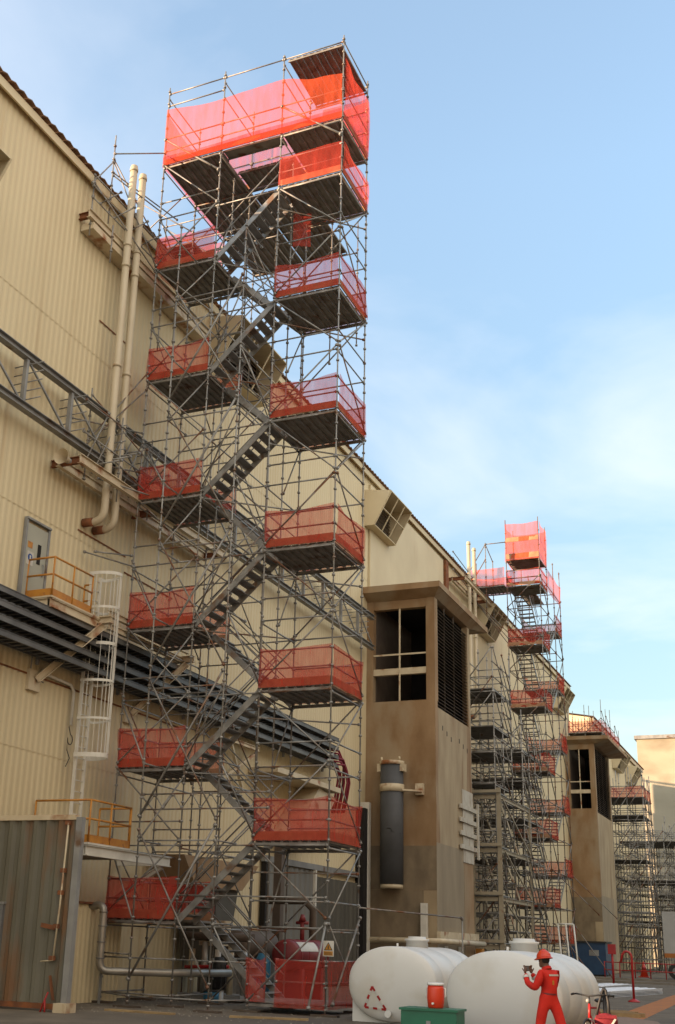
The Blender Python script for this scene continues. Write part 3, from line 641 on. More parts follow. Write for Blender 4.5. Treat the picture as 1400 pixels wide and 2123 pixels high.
A_, F_, E_, B_ = -6.38, -4.243, -2.085, 0.0; D_ = 2.2
def landing(s, xa, xb, y0, y1, z, inner, netM=None, h=1.08, back=True):
    """deck with guard rails and nets; inner = x side left open for the stair"""
    s.deck(xa+.03, xb-.03 if inner == xb else xb-.03, y0+.03, y1-.03, z)
    outer = xa if inner == xb else xb
    e = -.06
    s.net((xa, y0+e), (xb, y0+e), z-.02, z+h, netM); ox = outer+(-.06 if outer == xa else .06)
    s.net((ox, y0), (ox, y1), z-.02, z+h, netM)
    if back: s.net((xa, y1+.06), (xb, y1+.06), z-.02, z+h, netM)
    s.toe((xa+.03, y0+.0), (xb-.03, y0+.0), z); s.toe((outer, y0+.03), (outer, y1-.03), z); s.toe((xa+.03, y1), (xb-.03, y1), z)
    for hh in (.5, 1.0):
        s.ledger((xa, y0, z+hh), (xb, y0, z+hh)); s.ledger((outer, y0, z+hh), (outer, y1, z+hh)); s.ledger((xa, y1, z+hh), (xb, y1, z+hh))

def stair_tower(s, top=29.0, extra=True, simple=False):
    z0 = G+.08
    # base jacks, sole boards
    xs = (A_, F_, E_, B_)
    for x in xs:
        for y in (0, D_):
            s.post(x, y, z0, top+random.uniform(0, .25))
    for x in (F_, E_): s.post(x, 1.0, z0, 25.6)
    for x in (A_, F_): s.post(x, 4.4, z0 if extra else 12, 27.2)
    s.ledger((A_, 0, .12), (F_, 0, .12)); s.ledger((A_, 0, .12), (A_, D_, .12)); s.ledger((E_, 0, .1), (B_, 0, .1)); s.ledger((B_, 0, .1), (B_, D_, .1)); s.ledger((F_, 0, .12), (F_, D_, .12)); s.ledger((E_, 0, .12), (E_, D_, .12))
    for k in range(1, 14):
        z = 2.0*k
        for y in (0, D_):
            for a, b in ((A_, F_), (F_, E_), (E_, B_)):
                if (a, b) != (F_, E_) or k % 2 == 0 or y == D_: s.ledger((a, y, z-.13), (b, y, z-.13))
        for x in xs: s.ledger((x, 0, z-.2), (x, D_, z-.2))
        s.ledger((A_, D_, z-.2), (A_, 4.4, z-.2)); s.ledger((F_, D_, z-.2), (F_, 4.4, z-.2)); s.ledger((A_, 4.4, z-.13), (F_, 4.4, z-.13))
    # intermediate level ledgers on the open bays
    for k in range(6):
        z = 4*k
        s.ledger((E_, 0, z+2.5), (B_, 0, z+2.5)); s.ledger((B_, 0, z+2.5), (B_, D_, z+2.5)); s.ledger((A_, 0, z+4.5), (F_, 0, z+4.5)); s.ledger((A_, D_, z+4.5), (F_, D_, z+4.5))
        # braces
        s.brace((B_, -.05, z+2.0), (E_, -.05, z+.1)); s.brace((E_, -.05, z+3.9), (B_, -.05, z+2.1))
        s.brace((B_+.05, 0, z+2.0), (B_+.05, D_, z+.1)); s.brace((B_+.05, 0, z+2.1), (B_+.05, D_, z+3.9))
        s.brace((A_, -.05, z+6.0), (F_, -.05, z+4.0)); s.brace((F_, -.05, z+4.0), (A_, -.05, z+2.1))
        s.brace((A_-.05, 0, z+4.1), (A_-.05, D_, z+2.1)); s.brace((A_-.05, D_, z+4.1), (A_-.05, 4.4, z+2.1))
        s.brace((E_, D_+.05, z+2), (B_, D_+.05, z+4)); s.brace((A_, D_+.05, z+2), (F_, D_+.05, z+4)); s.brace((A_, 4.45, z+4), (F_, 4.45, z+2))
        s.brace((F_, D_+.05, z), (E_, D_+.05, z+2)); s.brace((E_+.04, 1.0, z+2), (E_+.04, D_, z+4)); s.brace((F_+.04, 1.0, z+4), (F_+.04, 0, z+2))
        s.brace((F_, 4.45, z+2.2), (F_, 2.2, z+4)); s.brace((E_, 0.03, z+3.2), (B_, D_-.03, z+3.3)); s.brace((F_, .03, z+1.8), (E_, D_-.03, z+1.9))
    # decks
    for k in range(0, 7):
        z = 4.0*k
        if k == 0:
            s.deck(E_+.03, B_-.03, .03, D_-.03, .12)
            s.net((B_+.06, 0), (B_+.06, D_), .0, 1.15); s.net((E_+.75, -.06), (B_, -.06), .0, 1.15); s.net((E_-.05, -.06), (E_+.5, -.06), .1, 1.15)
            for hh in (.6, 1.1): s.ledger((E_+.75, 0, hh), (B_, 0, hh)); s.ledger((B_, 0, hh), (B_, D_, hh))
        elif k <= 6: landing(s, E_, B_, 0, D_, z, E_)
        zl = 4.0*k+2
        if k <= 5: landing(s, A_, F_, 0, D_, zl, F_, back=k < 5)
        if k <= 5:
            s.stair((F_-.0, zl), (E_+.0, zl+2), .07, .97)        # front flight up to the right
            if k > 0: s.stair((E_, z), (F_, zl), 1.25, 2.13)       # back flight up to the left
            else: s.stair((E_, .15), (F_, 2), 1.25, 2.13)
    s.net((E_+.02, 1.1), (E_+.55, 1.3), 22.5, 23.75)

SG = 'stair scaffold towers'
s1 = Scaf('scaffold_tower', 'tallest and nearest stair scaffold tower with red netted landings in front of the factory wall', (0, 0, 0), 0, SG)
stair_tower(s1)
s = s1
# forward buttress P, Q
PX, QX, PY = -4.87, -2.6, -1.1
for x, zt in ((PX, 22.6), (QX, 22.2)): s.post(x, PY, G+.08, zt)
for k in range(1, 12):
    z = 2.0*k-.1
    s.ledger((PX, PY, z), (QX, PY, z)) if k % 2 == 0 else None
    s.ledger((PX, PY, z), (PX, 0, z)) ; s.ledger((QX, PY, z), (QX, 0, z))
    if k % 2: s.brace((PX, PY, z), (A_, 0, z+1.9)); s.brace((QX, PY, z), (E_, 0, z-1.8))
    else: s.brace((PX, PY, z), (F_, 0, z+1.8)); s.brace((QX, PY, z), (F_, 0, z-1.8))
for k in range(5):
    z = 4*k+.3
    s.brace((PX, PY-.05, z+.2), (QX, PY-.05, z+4.0), r=.03); s.brace((PX, PY-.05, z+3.9), (QX, PY-.05, z+.1))
s.ledger((PX, PY, .12), (QX, PY, .12)); s.ledger((QX, PY, .12), (E_, 0, .12)); s.ledger((PX, PY, .12), (A_, 0, .12))
# raking braces at the foot right
s.brace((B_, -.05, 2.0), (B_-.02, -1.0, .05), r=.03); s.brace((B_+.05, D_, 2.2), (B_+.1, .2, .1), r=.03)
# top storey z=26
zt = 26.0
s.deck(A_+.03, F_-.03, .03, 4.35, zt, 'y'); s.deck(A_+.03, F_-.03, 4.4, 7.0, zt-.02, 'y')
s.deck(E_+.03, B_-.03, .03, D_-.03, zt); s.deck(F_+.03, E_-.03, 1.2, D_-.03, zt); s.deck(F_+.03, E_-.03, .05, .5, zt, 'x')
for yy in (4.4, 6.9): s.ledger((A_, yy, zt-.13), (E_, yy, zt-.13)); s.post(F_, yy, 20, 27.3); s.post(A_, yy, 20, 27.3)
s.post(E_, 4.4, 20, 27.2); s.post(E_, 6.9, 22, 27.2)
s.deck(F_+.0, E_-.4, 2.5, 6.9, zt-.01, 'y')
for (p, q) in (((A_-.06, 0), (A_-.06, 4.4)),): s.net(p, q, zt-.05, zt+2.1, n=14)
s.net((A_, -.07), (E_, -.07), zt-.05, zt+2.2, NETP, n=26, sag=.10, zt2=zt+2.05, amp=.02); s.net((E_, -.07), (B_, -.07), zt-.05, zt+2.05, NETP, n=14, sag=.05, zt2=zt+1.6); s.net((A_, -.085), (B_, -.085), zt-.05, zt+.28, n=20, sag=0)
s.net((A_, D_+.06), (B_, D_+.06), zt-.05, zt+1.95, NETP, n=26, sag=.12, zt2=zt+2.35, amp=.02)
s.net((B_+.06, 0), (B_+.06, D_), zt-.05, zt+2.25, n=12); s.net((E_+.4, D_+.14), (B_, D_+.14), zt+.2, zt+2.6, n=10)
s.toe((A_, 0), (B_, 0), zt); s.toe((A_, 0), (A_, 4.4), zt); s.toe((B_, 0), (B_, D_), zt); s.toe((A_, D_), (B_, D_), zt)
for a, b in ((A_, F_), (F_, E_), (E_, B_)):
    for hh in (.55, 1.05): s.ledger((a, 0, zt+hh), (b, 0, zt+hh)); s.ledger((a, D_, zt+hh), (b, D_, zt+hh))
    s.ledger((a, 0, 28.9), (b, 0, 28.9)); s.ledger((a, D_, 27.9), (b, D_, 27.9))
s.ledger((A_, 0, 28.4), (F_, 0, 28.4))
for x in (A_, F_, E_):
    s.ledger((x, 0, 28.7), (x, D_, 28.7)); s.ledger((x, 0, 28.1), (x, D_, 28.1))
s.deck(E_+.2, B_-.02, -.1, D_, 28.75); s.ledger((B_, 0, 28.9), (B_, D_, 28.9)); s.ledger((B_, 0, 27.1), (B_, D_, 27.1)); s.ledger((E_, D_, 28.9), (B_, D_, 28.9))
s.brace((A_, -.05, 27.0), (F_, -.05, 25.2), r=.035, M=GALV); s.brace((E_, -.05, 27.0), (B_, -.05, 25.3), r=.035, M=GALV)
# stub walkway towards the roof with pink net behind
s.deck(-8.9, A_-.05, 2.3, 4.35, 24.55, 'x')
s.net((-8.9, 4.45), (A_, 4.45), 24.5, 25.9, NETP, n=18); s.net((-8.9, 2.2), (A_, 2.2), 24.5, 24.95, n=8)
s.post(-8.9, 4.4, 24.2, 27.5); s.post(-8.9, 2.2, 24.2, 26.9)
for hh in (25.1, 25.6, 26.3, 27.1): s.ledger((-8.9, 4.4, hh), (A_, 4.4, hh))
s.brace((-8.9, 4.4, 25), (A_, 4.4, 27)); s.brace((-8.9, 4.4, 27), (A_, 4.4, 25)); s.brace((-8.9, 2.2, 26.8), (A_, 2.2, 24.8)); s.brace((-8.9, 2.2, 24.9), (A_, 2.2, 26.8))
# ties to the wall at roof level
s.post(-7.0, -2.0, 22.6, 25.9); s.post(-7.0, -2.9, 21.6, 23.7)
s.ledger((-7.0, -2.0, 25.2), (A_, 0, 26.5)); s.ledger((-7.0, -2.0, 24.4), (A_, 0, 24.2)); s.ledger((-7.0, -3.0, 23.4), (-7.0, -2.0, 24.9))
for z in (23.3, 22.9, 23.7): s.ledger((-6.95, -3.0, z), (-6.9, 2.2, z))
s.brace((-7.0, -2.0, 25.0), (-6.5, 2.0, 22.3)); s.brace((-7.0, -2.0, 24.5), (-6.4, 1.1, 24.6)); s.brace((-7.0, -2.9, 23.5), (-6.4, 0, 21.9)); s.brace((-7.0, -2.0, 24.9), (-6.4, 0, 22.1))
for k in range(5): s.ledger((-6.95, -2.6+k*.8, 22.9), (-6.3, -2.4+k*.8, 23.3))
# ties at truss level
for (p, q) in (((-7.0, -2.0, 15.2), (A_, 0, 18.3)), ((-7.0, -2.2, 14.9), (A_, 0, 17.7)), ((-7.2, -2.6, 15.7), (A_, 0, 16.2)), ((-7.2, -2.7, 14.4), (A_, 0, 14.9)), ((-7.0, -2.0, 16.7), (-5.6, 1, 14.4)), ((-7.0, -2.0, 15.4), (-5.9, .6, 13.9)), ((-6.6, -1.9, 14), (-5.5, 1.6, 14.2)), ((-7.2, -1.4, 12.0), (A_, 0, 11.9)), ((A_, -.1, 12.2), (-6.9, -1.3, 12.0))): s.brace(p, q)
s.post(-7.0, -2.0, 14.0, 16.9)
for k in range(7): s.ledger((-7.25, -1.8+.45*k, 14.5+.3*(k % 4)), (-6.0, -1.6+.45*k, 14.6+.3*(k % 4))); s.brace((-6.8, -2.4+.5*k, 14.2), (-6.6, -1.6+.5*k, 16.2))
s.post(-6.5, -1.0, 13.6, 16.3); s.post(-6.6, .9, 13.7, 16.4); s.ledger((-6.6, -2.8, 16.1), (-6.5, 2.4, 16.0)); s.ledger((-6.6, -2.8, 15.1), (-6.5, 2.4, 15.0))
# hanging tubes under the roof bracket
for (y, z0_, z1_) in ((-2.7, 20.6, 21.9), (1.2, 19.9, 21.5), (.3, 19.2, 21.2)): s.post(-6.3, y, z0_, z1_)
# low lattice beam & long foot ledgers
for z in (5.15, 4.75): s.ledger((F_-.9, -.6, z), (QX+1.2, -.6, z))
for k in range(9): s.brace((F_-.8+k*.28, -.6, 4.77+.37*(k % 2)), (F_-.52+k*.28, -.6, 5.14-.37*(k % 2)), r=.015)
s.ledger((PX, PY, 1.1), (A_, 0, 1.1)); s.ledger((F_, 0, 1.0), (E_, 0, 1.0)); s.ledger((F_, 0, 2.6), (B_, 0, 2.6)); s.ledger((A_, 0, 1.0), (F_, 0, 1.0)); s.ledger((B_, D_, 2.45), (1.6, 6.5, 2.35)); s.ledger((1.6, 6.5, 2.35), (1.6, 6.5, G+.05))
tower1 = s.finish()
for x, y in ((A_, 0), (F_, 0), (E_, 0), (B_, 0), (PX, PY), (QX, PY), (A_, D_), (B_, D_), (F_, D_), (E_, D_)):
    nm = {(A_, 0): 'front left post', (F_, 0): 'second front post', (E_, 0): 'third front post', (B_, 0): 'front right post', (PX, PY): 'left forward post', (QX, PY): 'right forward post', (A_, D_): 'rear left post', (B_, D_): 'rear right post', (F_, D_): 'second rear post', (E_, D_): 'third rear post'}[(x, y)]
    e = empty('sole_board', (x, y, G), 'dark timber sole board under the '+nm+' of the near scaffold tower', 'timber board', 'sole boards under the near scaffold')
    MB().box(-.34, .34, -.11, .11, .003, .05).build('board', BROWNP, e)
    jk = MB(); jk.box(-.075, .075, -.075, .075, .051, .06); jk.tube([(0, 0, .06), (0, 0, .25)], .02, 8); jk.build('jack_base', GALV2, e)
# warning sign on the scaffold front
sg = empty('warning_sign', (.09, -.07, 1.23), 'white and orange triangle warning sign hung on the front right post of the near scaffold', 'sign')
MB().box(-.14, .14, -.012, 0, 0, .36).build('plate', SIGNW, sg)
MB().box(-.12, .12, -.016, -.0125, .02, .12).build('text_panel', SIGNO, sg)
MB().prism([(-.115, .14), (.115, .14), (0, .33)], 'y', -.016, -.0125).build('triangle', BLK, sg)
MB().prism([(-.085, .155), (.085, .155), (0, .30)], 'y', -.020, -.0165).build('triangle_fill', SIGNO, sg)
MB().box(-.012, .012, -.024, -.0205, .17, .25).build('symbol', BLK, sg)
tx = MB()
for z in (.035, .06, .085): tx.box(-.10, .10-.03*(z > .08), -.019, -.0165, z, z+.008)
tx.build('text_lines', BLK, sg)

# second stair tower, turned so its long side runs along the wall
def tower2(label, x0, y0, top, kmax, fine=True):
    s = Scaf('scaffold_tower', label, (x0, y0, 0), R(90), SG, GALV2, r=.028, step=1.0)
    # local: u along wall = local x (0..6.4), local y = -(world x): rotated 90 -> world x = x0 - ly, world y = y0 + lx
    L = [0, 2.13, 4.26, 6.4]; Wd = 2.1
    for x in L:
        for y in (0, Wd): s.post(x, y, G+.05, top if x in (0, 2.13) else top-1.8)
    for k in range(1, int(top/2)):
        z = 2*k
        for y in (0, Wd):
            for a, b in zip(L[:-1], L[1:]): s.ledger((a, y, z-.1), (b, y, z-.1))
        for x in L: s.ledger((x, 0, z-.1), (x, Wd, z-.1))
        s.brace((0 if k % 2 else 2.13, -.05, z-2), (2.13 if k % 2 else 0, -.05, z)); s.brace((6.4 if k % 2 else 4.26, -.05, z-2), (4.26 if k % 2 else 6.4, -.05, z))
        s.brace((-.05, 0 if k % 2 else Wd, z-2), (-.05, Wd if k % 2 else 0, z)); s.brace((0 if k % 2 else 2.13, Wd, z-2), (2.13 if k % 2 else 0, Wd, z)); s.brace((2.13, Wd, z-2), (4.26, Wd, z))
    def land(a, b, z, open_at):
        s.deck(a+.03, b-.03, .03, Wd-.03, z)
        s.net((a, -.06), (b, -.06), z, z+1.1); s.net((a, Wd+.06), (b, Wd+.06), z, z+1.1)
        oo = a-.06 if open_at == b else b+.06
        s.net((oo, 0), (oo, Wd), z, z+1.1); s.toe((oo, 0), (oo, Wd), z); s.toe((a, 0), (b, 0), z)
        s.ledger((a, 0, z+1), (b, 0, z+1)); s.ledger((oo, 0, z+1), (oo, Wd, z+1)); s.ledger((oo, 0, z+.5), (oo, Wd, z+.5))
    for k in range(kmax):
        z = 3.9*k
        if k: land(0, 2.13, z, 2.13)
        land(4.26, 6.4, z+1.95, 4.26)
        s.stair((2.0, z), (4.4, z+1.95), .05, .95, rails=fine); s.stair((4.4, z+1.95), (2.0, z+3.9), 1.15, 2.05, rails=fine)
    return s, land, L, Wd
s, land, L, Wd = tower2('second stair scaffold tower with sunlit top storey beyond the first concrete tower', -2.82, 41.5, 27.9, 6)
land(0, 2.13, 23.4, 2.13)
s.deck(.03, 2.1, .03, Wd-.03, 25.2); s.deck(2.13, 6.4, 1.1, Wd-.03, 24.0)
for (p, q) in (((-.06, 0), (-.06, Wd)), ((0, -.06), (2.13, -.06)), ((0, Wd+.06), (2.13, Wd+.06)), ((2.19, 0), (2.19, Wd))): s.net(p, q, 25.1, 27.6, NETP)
s.toe((-.05, 0), (-.05, Wd), 25.2, .35); s.toe((-.05, 0), (-.05, Wd), 26.35, .3)
s.net((2.13, -.06), (6.4, -.06), 23.5, 25.0)
s.deck(-.6, 1.3, Wd+.05, 4.4, 23.4, 'x')
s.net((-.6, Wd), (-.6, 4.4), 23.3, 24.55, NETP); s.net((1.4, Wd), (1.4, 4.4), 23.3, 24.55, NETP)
for yy in (3.3, 4.4): s.post(-.55, yy, 21.5, 26.3 if yy < 4 else 24.6); s.post(1.3, yy, 21.5, 25.6)
s.ledger((-.55, 3.3, 26.2), (-.0, Wd, 26.4)); s.brace((-.55, 3.3, 26.2), (-.55, 4.9, 23.6)); s.brace((-.55, 3.3, 25.2), (-.55, 4.7, 22.9)); s.ledger((-.55, 3.3, 26.2), (1.3, 3.3, 25.6))
for k in range(3): s.brace((-.3+.5*k, 4.4, 22.9), (.2, 1.4, 19.6-.5*k))
for z in (24.0, 23.6, 22.9): s.ledger((-6.0, 3.9, z), (.2, 4.2, z))
for x in (0, 6.4): s.brace((x, -.05, 3), (x, -2.2, G+.1)); s.brace((x, -.05, 6), (x, -2.6, 3.5))
s.finish()

FARG = mat('far_tube', (.36, .345, .32), (.22, .21, .195), 3, rough=.6, metal=.2)
def block_scaf(label, x0, y0, nx, ny, bx, by, top, decks, group, red=(), M=FARG, lift=1.0, name='access_scaffold', r=.026, z0=G+.05, wobble=True, rz=0):
    s = Scaf(name, label, (x0, y0, 0), rz, group, M, r=r, step=1.0)
    for i in range(nx+1):
        for j in range(ny+1):
            s.post(i*bx, j*by, z0, top+random.choice((0, .6, 1.0)))
    z = lift
    while z < top:
        if z > z0:
            for i in range(nx+1):
                for j in range(ny):
                    if random.random() < .85: s.ledger((i*bx, j*by, z), (i*bx, (j+1)*by, z))
            for j in range(ny+1):
                for i in range(nx):
                    if random.random() < .85: s.ledger((i*bx, j*by, z), ((i+1)*bx, j*by, z))
            for i in range(nx):
                if random.random() < .6: s.brace((i*bx, -.05, z-lift), ((i+1)*bx, -.05, z+lift))
            for j in range(ny):
                if random.random() < .6: s.brace((nx*bx+.05, (j+1)*by, z-lift), (nx*bx+.05, j*by, z+lift))
        z += lift
    for z in decks:
        s.deck(0, nx*bx, 0, ny*by, z, 'x')
        if z in red:
            s.net((0, -.05), (nx*bx, -.05), z, z+1.0); s.net((nx*bx+.05, 0), (nx*bx+.05, ny*by), z, z+1.0)
    return s.finish()
AG = 'grey access scaffolds along the wall'
block_scaf('grey access scaffold with bare decks in the gap right of the first concrete tower', -5.9, 31.0, 2, 2, 1.25, 1.9, 16.2, (9.6, 11.3, 12.6, 14.6), AG, r=.03, lift=.8)
block_scaf('lower grey access scaffold filling the space behind the steel stair', -6.6, 36.3, 3, 3, 1.15, 1.6, 13.4, (6.2, 8.4, 10.6, 12.2), AG, r=.03, lift=.8)
block_scaf('railed scaffold with red netting standing on the distant slab roof', -6.9, 71.2, 2, 4, 1.4, 2.4, 21.0, (19.25,), 'roof top scaffolds', red=(19.25,), z0=18.95, lift=.6)
block_scaf('dense grey scaffold just right of the distant concrete tower', -6.6, 81.5, 3, 3, 1.4, 1.8, 17.0, (2.5, 9.5, 13.4, 15.0), AG, red=(15.0,), r=.035)
block_scaf('farther dense grey scaffold below the far block vent hoods', -6.2, 92, 4, 4, 1.4, 2.0, 13.6, (4.5, 8.3, 12.0), AG, r=.04)
block_scaf('lower dense grey scaffold nearest the silo', -4.5, 104, 3, 4, 1.6, 2.0, 9.6, (4.0, 7.5), AG, r=.045)
block_scaf('slim grey scaffold in front of the silo at the right edge', -2.2, 108, 2, 2, 1.6, 2.0, 7.4, (6.2,), AG, r=.045)

# steel stair structure with beige platforms
t = thing_at('steel_stair', 'beige steel stair structure with platforms beside the first concrete tower', 'steel stair')
for (x, y) in ((-4.5, 30.6), (-3.15, 30.6), (-3.15, 37.5), (-4.5, 37.5)): MB().channel((x, y, G), (x, y, 9.3), .2 if (x, y) == (-3.15, 30.6) else .1, .15, .02, (0, 1, 0)).build('column', BEIGE, t)
for z in (9.0, 6.35, 4.0, 1.75):
    MB().channel((-4.4, 30.6, z-.15), (-3.3, 30.6, z-.15), .1, .2).build('beam', BEIGE, t)
    MB().channel((-3.15, 30.8, z-.15), (-3.15, 37.3, z-.15), .1, .18).build('beam', BEIGE, t)
    MB().box(-4.6, -3.1, 30.55, 32.2, z+.002, z+.05).build('platform', STEEL, t)
    MB().box(-4.6, -3.1, 36.0, 37.5, z+.002, z+.05).build('platform', STEEL, t)
    MB().box(-4.6, -3.0, 30.4, 30.45, z+.05, z+.2).build('toe_plate', BEIGE, t)
for z in (6.35, 4.0, 1.75, -.15):
    dz = 2.35 if z > 0 else 1.85
    fl = bpy.data.objects.new('stair_flight', None); COL.objects.link(fl); fl.parent = t
    for x in (-4.45, -3.45): MB().beam((x, 32.2, z+dz), (x, 36, z), .04, .2).build('stringer', CREAMST, fl)
    for k in range(11): MB().box(-4.42, -3.48, 32.3+k*.34, 32.55+k*.34, z+dz-(k+.7)*dz/11.4-.03, z+dz-(k+.7)*dz/11.4).build('tread', STEEL, fl)
    for x in (-4.45, -3.45): MB().tube([(x, 32.2, z+dz+1), (x, 36, z+1)], .025, 6).build('handrail', BROWNP, fl)
for k in range(4): MB().beam((-3.05, 31+.3*(k % 2), [8.8, 6.2, 3.8, 1.6][k]), (-3.05, 37, [6.5, 4.1, 1.9, -.1][k]), .06, .06).build('diagonal', BEIGE, t)

# ---------------------------------------------------------------- machinery behind the near tower
t = empty('pressure_vessel', (-3.45, 4.6, G), 'large red horizontal pressure vessel lying behind the near scaffold tower', 'tank', rz=R(3))
def capsule(L, r, n=24, dome=.35):
    pts = [(0, -L/2-dome*r, 0), (0, -L/2-dome*r*.8, 0), (0, -L/2-dome*r*.4, 0), (0, -L/2, 0), (0, L/2, 0), (0, L/2+dome*r*.4, 0), (0, L/2+dome*r*.8, 0), (0, L/2+dome*r, 0)]
    return pts, [.03, r*.6, r*.9, r, r, r*.9, r*.6, .03]
p, rr = capsule(2.7, .45); MB().tube([(x, y+2.2, z+1.3) for x, y, z in p], rr, 28).build('shell', DRED, t)
for y in (1.2, 2.9): MB().box(-.4, .4, y, y+.2, .004, .92).build('saddle', DRED, t)
for y in (.9, 1.6, 2.6, 3.3): MB().tube([(0, y+.1, 1.3), (0, y+.16, 1.3)], .46, 28).build('seam', DRED, t)
MB().box(.3, .79, .6, 1.1, 2.25, 2.27).build('label_plate', SIGNW, t) if False else None
lb = MB(); A0 = [math.radians(15+8*k) for k in range(6)]
for a0, a1 in zip(A0[:-1], A0[1:]):
    lb.add([(.465*math.cos(a0), .95, 1.3+.465*math.sin(a0)), (.465*math.cos(a1), .95, 1.3+.465*math.sin(a1)), (.465*math.cos(a1), 2.5, 1.3+.465*math.sin(a1)), (.465*math.cos(a0), 2.5, 1.3+.465*math.sin(a0))], [(0, 1, 2, 3)])
lb.build('label_patch', SIGNW, t)
vm = MB(); vm.tube([(0, 2.2, 1.7), (0, 2.2, 2.3)], .07, 10); vm.tube([(-.2, 2.2, 2.25), (.2, 2.2, 2.25)], .05, 8); vm.tube([(0, 2.2, 2.3), (0, 2.2, 2.5)], [.12, .05], 10); vm.build('valve', DRED, t)
t = empty('pressure_vessel', (-5.1, 5.6, G), 'smaller dull red vessel left of the large red one behind the stair foot', 'tank', rz=R(4))
p, rr = capsule(2.6, .42); MB().tube([(x, y+1, z+1.55) for x, y, z in p], rr, 24).build('shell', BROWNP, t)
for y in (.3, 1.7): MB().box(-.5, .5, y, y+.2, .004, 1.05).build('saddle', STEEL, t)
def motor(x, y, M, label, h=1.05):
    t = empty('pump_motor', (x, y, G), label, 'pump')
    MB().tube([(0, 0, .35), (0, 0, h), (0, 0, h+.16)], [.2, .2, .12], 18).build('motor_body', M, t)
    fins = MB()
    for k in range(8):
        a = k*math.pi/4; fins.beam((math.cos(a)*.2, math.sin(a)*.2, .4), (math.cos(a)*.2, math.sin(a)*.2, h-.05), .03, .05)
    fins.build('fins', M, t)
    MB().tube([(0, 0, .0), (0, 0, .08), (0, 0, .09), (0, 0, .35)], [.28, .28, .17, .17], 16).build('base', GALVP, t)
    MB().tube([(0, 0, .2), (0, -.45, .2)], .09, 10).build('inlet', GALVP, t)
motor(-3.05, 2.9, BLUEM, 'bright blue upright pump motor behind the stair foot of the near tower', 1.2)
motor(-4.55, 3.2, BLK, 'black upright pump motor left of the blue one')
t = empty('drum', (-4.5, 2.7, G), 'small blue drum on the ground below the black pump motor', 'drum'); MB().tube([(0, 0, .004), (0, 0, .3)], .22, 16).build('body', BLUEM, t); MB().tube([(0, 0, .3), (0, 0, .33)], .23, 16).build('rim', BLK, t)
t = empty('pump_skid', (-5.9, 3.3, G), 'cream pump skid with pipe stubs behind the left bay of the near tower', 'pump skid')
MB().box(0, 2.0, 0, 1.0, .05, .2).build('base_frame', STEEL, t)
for k in range(5): MB().tube([(.25+.42*k, .3, .2), (.25+.42*k, .3, 1.4+.2*(k % 2))], .09, 10).build('riser', [CREAMST, GALVP, WHITEG][k % 3], t)
MB().tube([(.0, .3, 1.75), (2.2, .3, 1.75)], .12, 12).build('header', BROWNP, t)
MB().box(.35, 1.15, .5, .95, 1.5, 2.2).build('control_box', CREAMST, t); MB().tube([(.2, 0, .9), (1.6, 0, .95)], .05, 8).build('red_line', RED, t)
t = empty('dark_cabinet', (-6.4, 5.4, G), 'tall dark cabinet under the hood behind the left landing', 'cabinet'); MB().box(0, 1.1, 0, 1.2, .004, 2.1).build('body', STEEL, t); MB().box(.05, 1.05, -.03, -.002, .1, 2.0).build('door', GREYD, t)
t = empty('brown_pipe_run', (-5.4, 8.0, G), 'brown elevated pipe run with legs beyond the red vessel', 'pipe')
MB().tube([(0, 0, 2.95), (1.4, 0, 2.95), (1.6, .2, 2.7), (1.6, .2, 0.0)], .13, 12).build('pipe', BROWNP, t)
t = empty('tall_flue', (-5.55, 9.3, G), 'tall brown square post left of the grey sliding door', 'post'); MB().box(-.14, .14, -.14, .14, .0, 5.2).build('post', BROWNP, t); MB().box(-.22, .22, -.22, .22, 5.201, 5.25).build('cap', BROWNP, t)
# slanted beige ducts on the wall
t = thing_at('duct_hood', 'beige sloping duct hood on the wall above the upper right landing near the ground', 'duct')
MB().prism([(12.2, 5.2), (14.3, 5.2), (16.4, 7.1), (14.6, 7.3)], 'x', XW+.02, XW+1.0).build('chute', CREAMST, t)
MB().box(XW+.02, XW+1.2, 10.2, 16.4, 7.31, 7.5).build('ledge', CREAMST, t)
t = thing_at('brown_hood', 'brown sloping hood on the wall behind the lowest left landing', 'duct')
MB().prism([(4.2, 3.05), (7.4, 3.05), (8.6, 3.9), (3.4, 3.9)], 'x', XW+.02, XW+1.35).build('hood', CONC, t)
MB().prism([(5.4, .9), (6.8, .9), (7.4, 3.04), (5.0, 3.04)], 'x', XW+.3, XW+1.2).build('neck', GREYD, t)
t = thing_at('wall_crane_frame', 'small orange cross braced bracket below the cable trays', 'bracket')
cbm = MB(); cbm.beam((XW+.1, 7.6, 6.6), (XW+.6, 9.6, 7.9), .1, .1); cbm.beam((XW+.1, 9.6, 6.6), (XW+.6, 7.6, 7.9), .1, .1); cbm.build('cross_brace', CREAMST, t)
MB().channel((XW+.6, 7.4, 8.05), (XW+.6, 9.8, 8.05), .1, .14).build('top_beam', CREAMST, t)

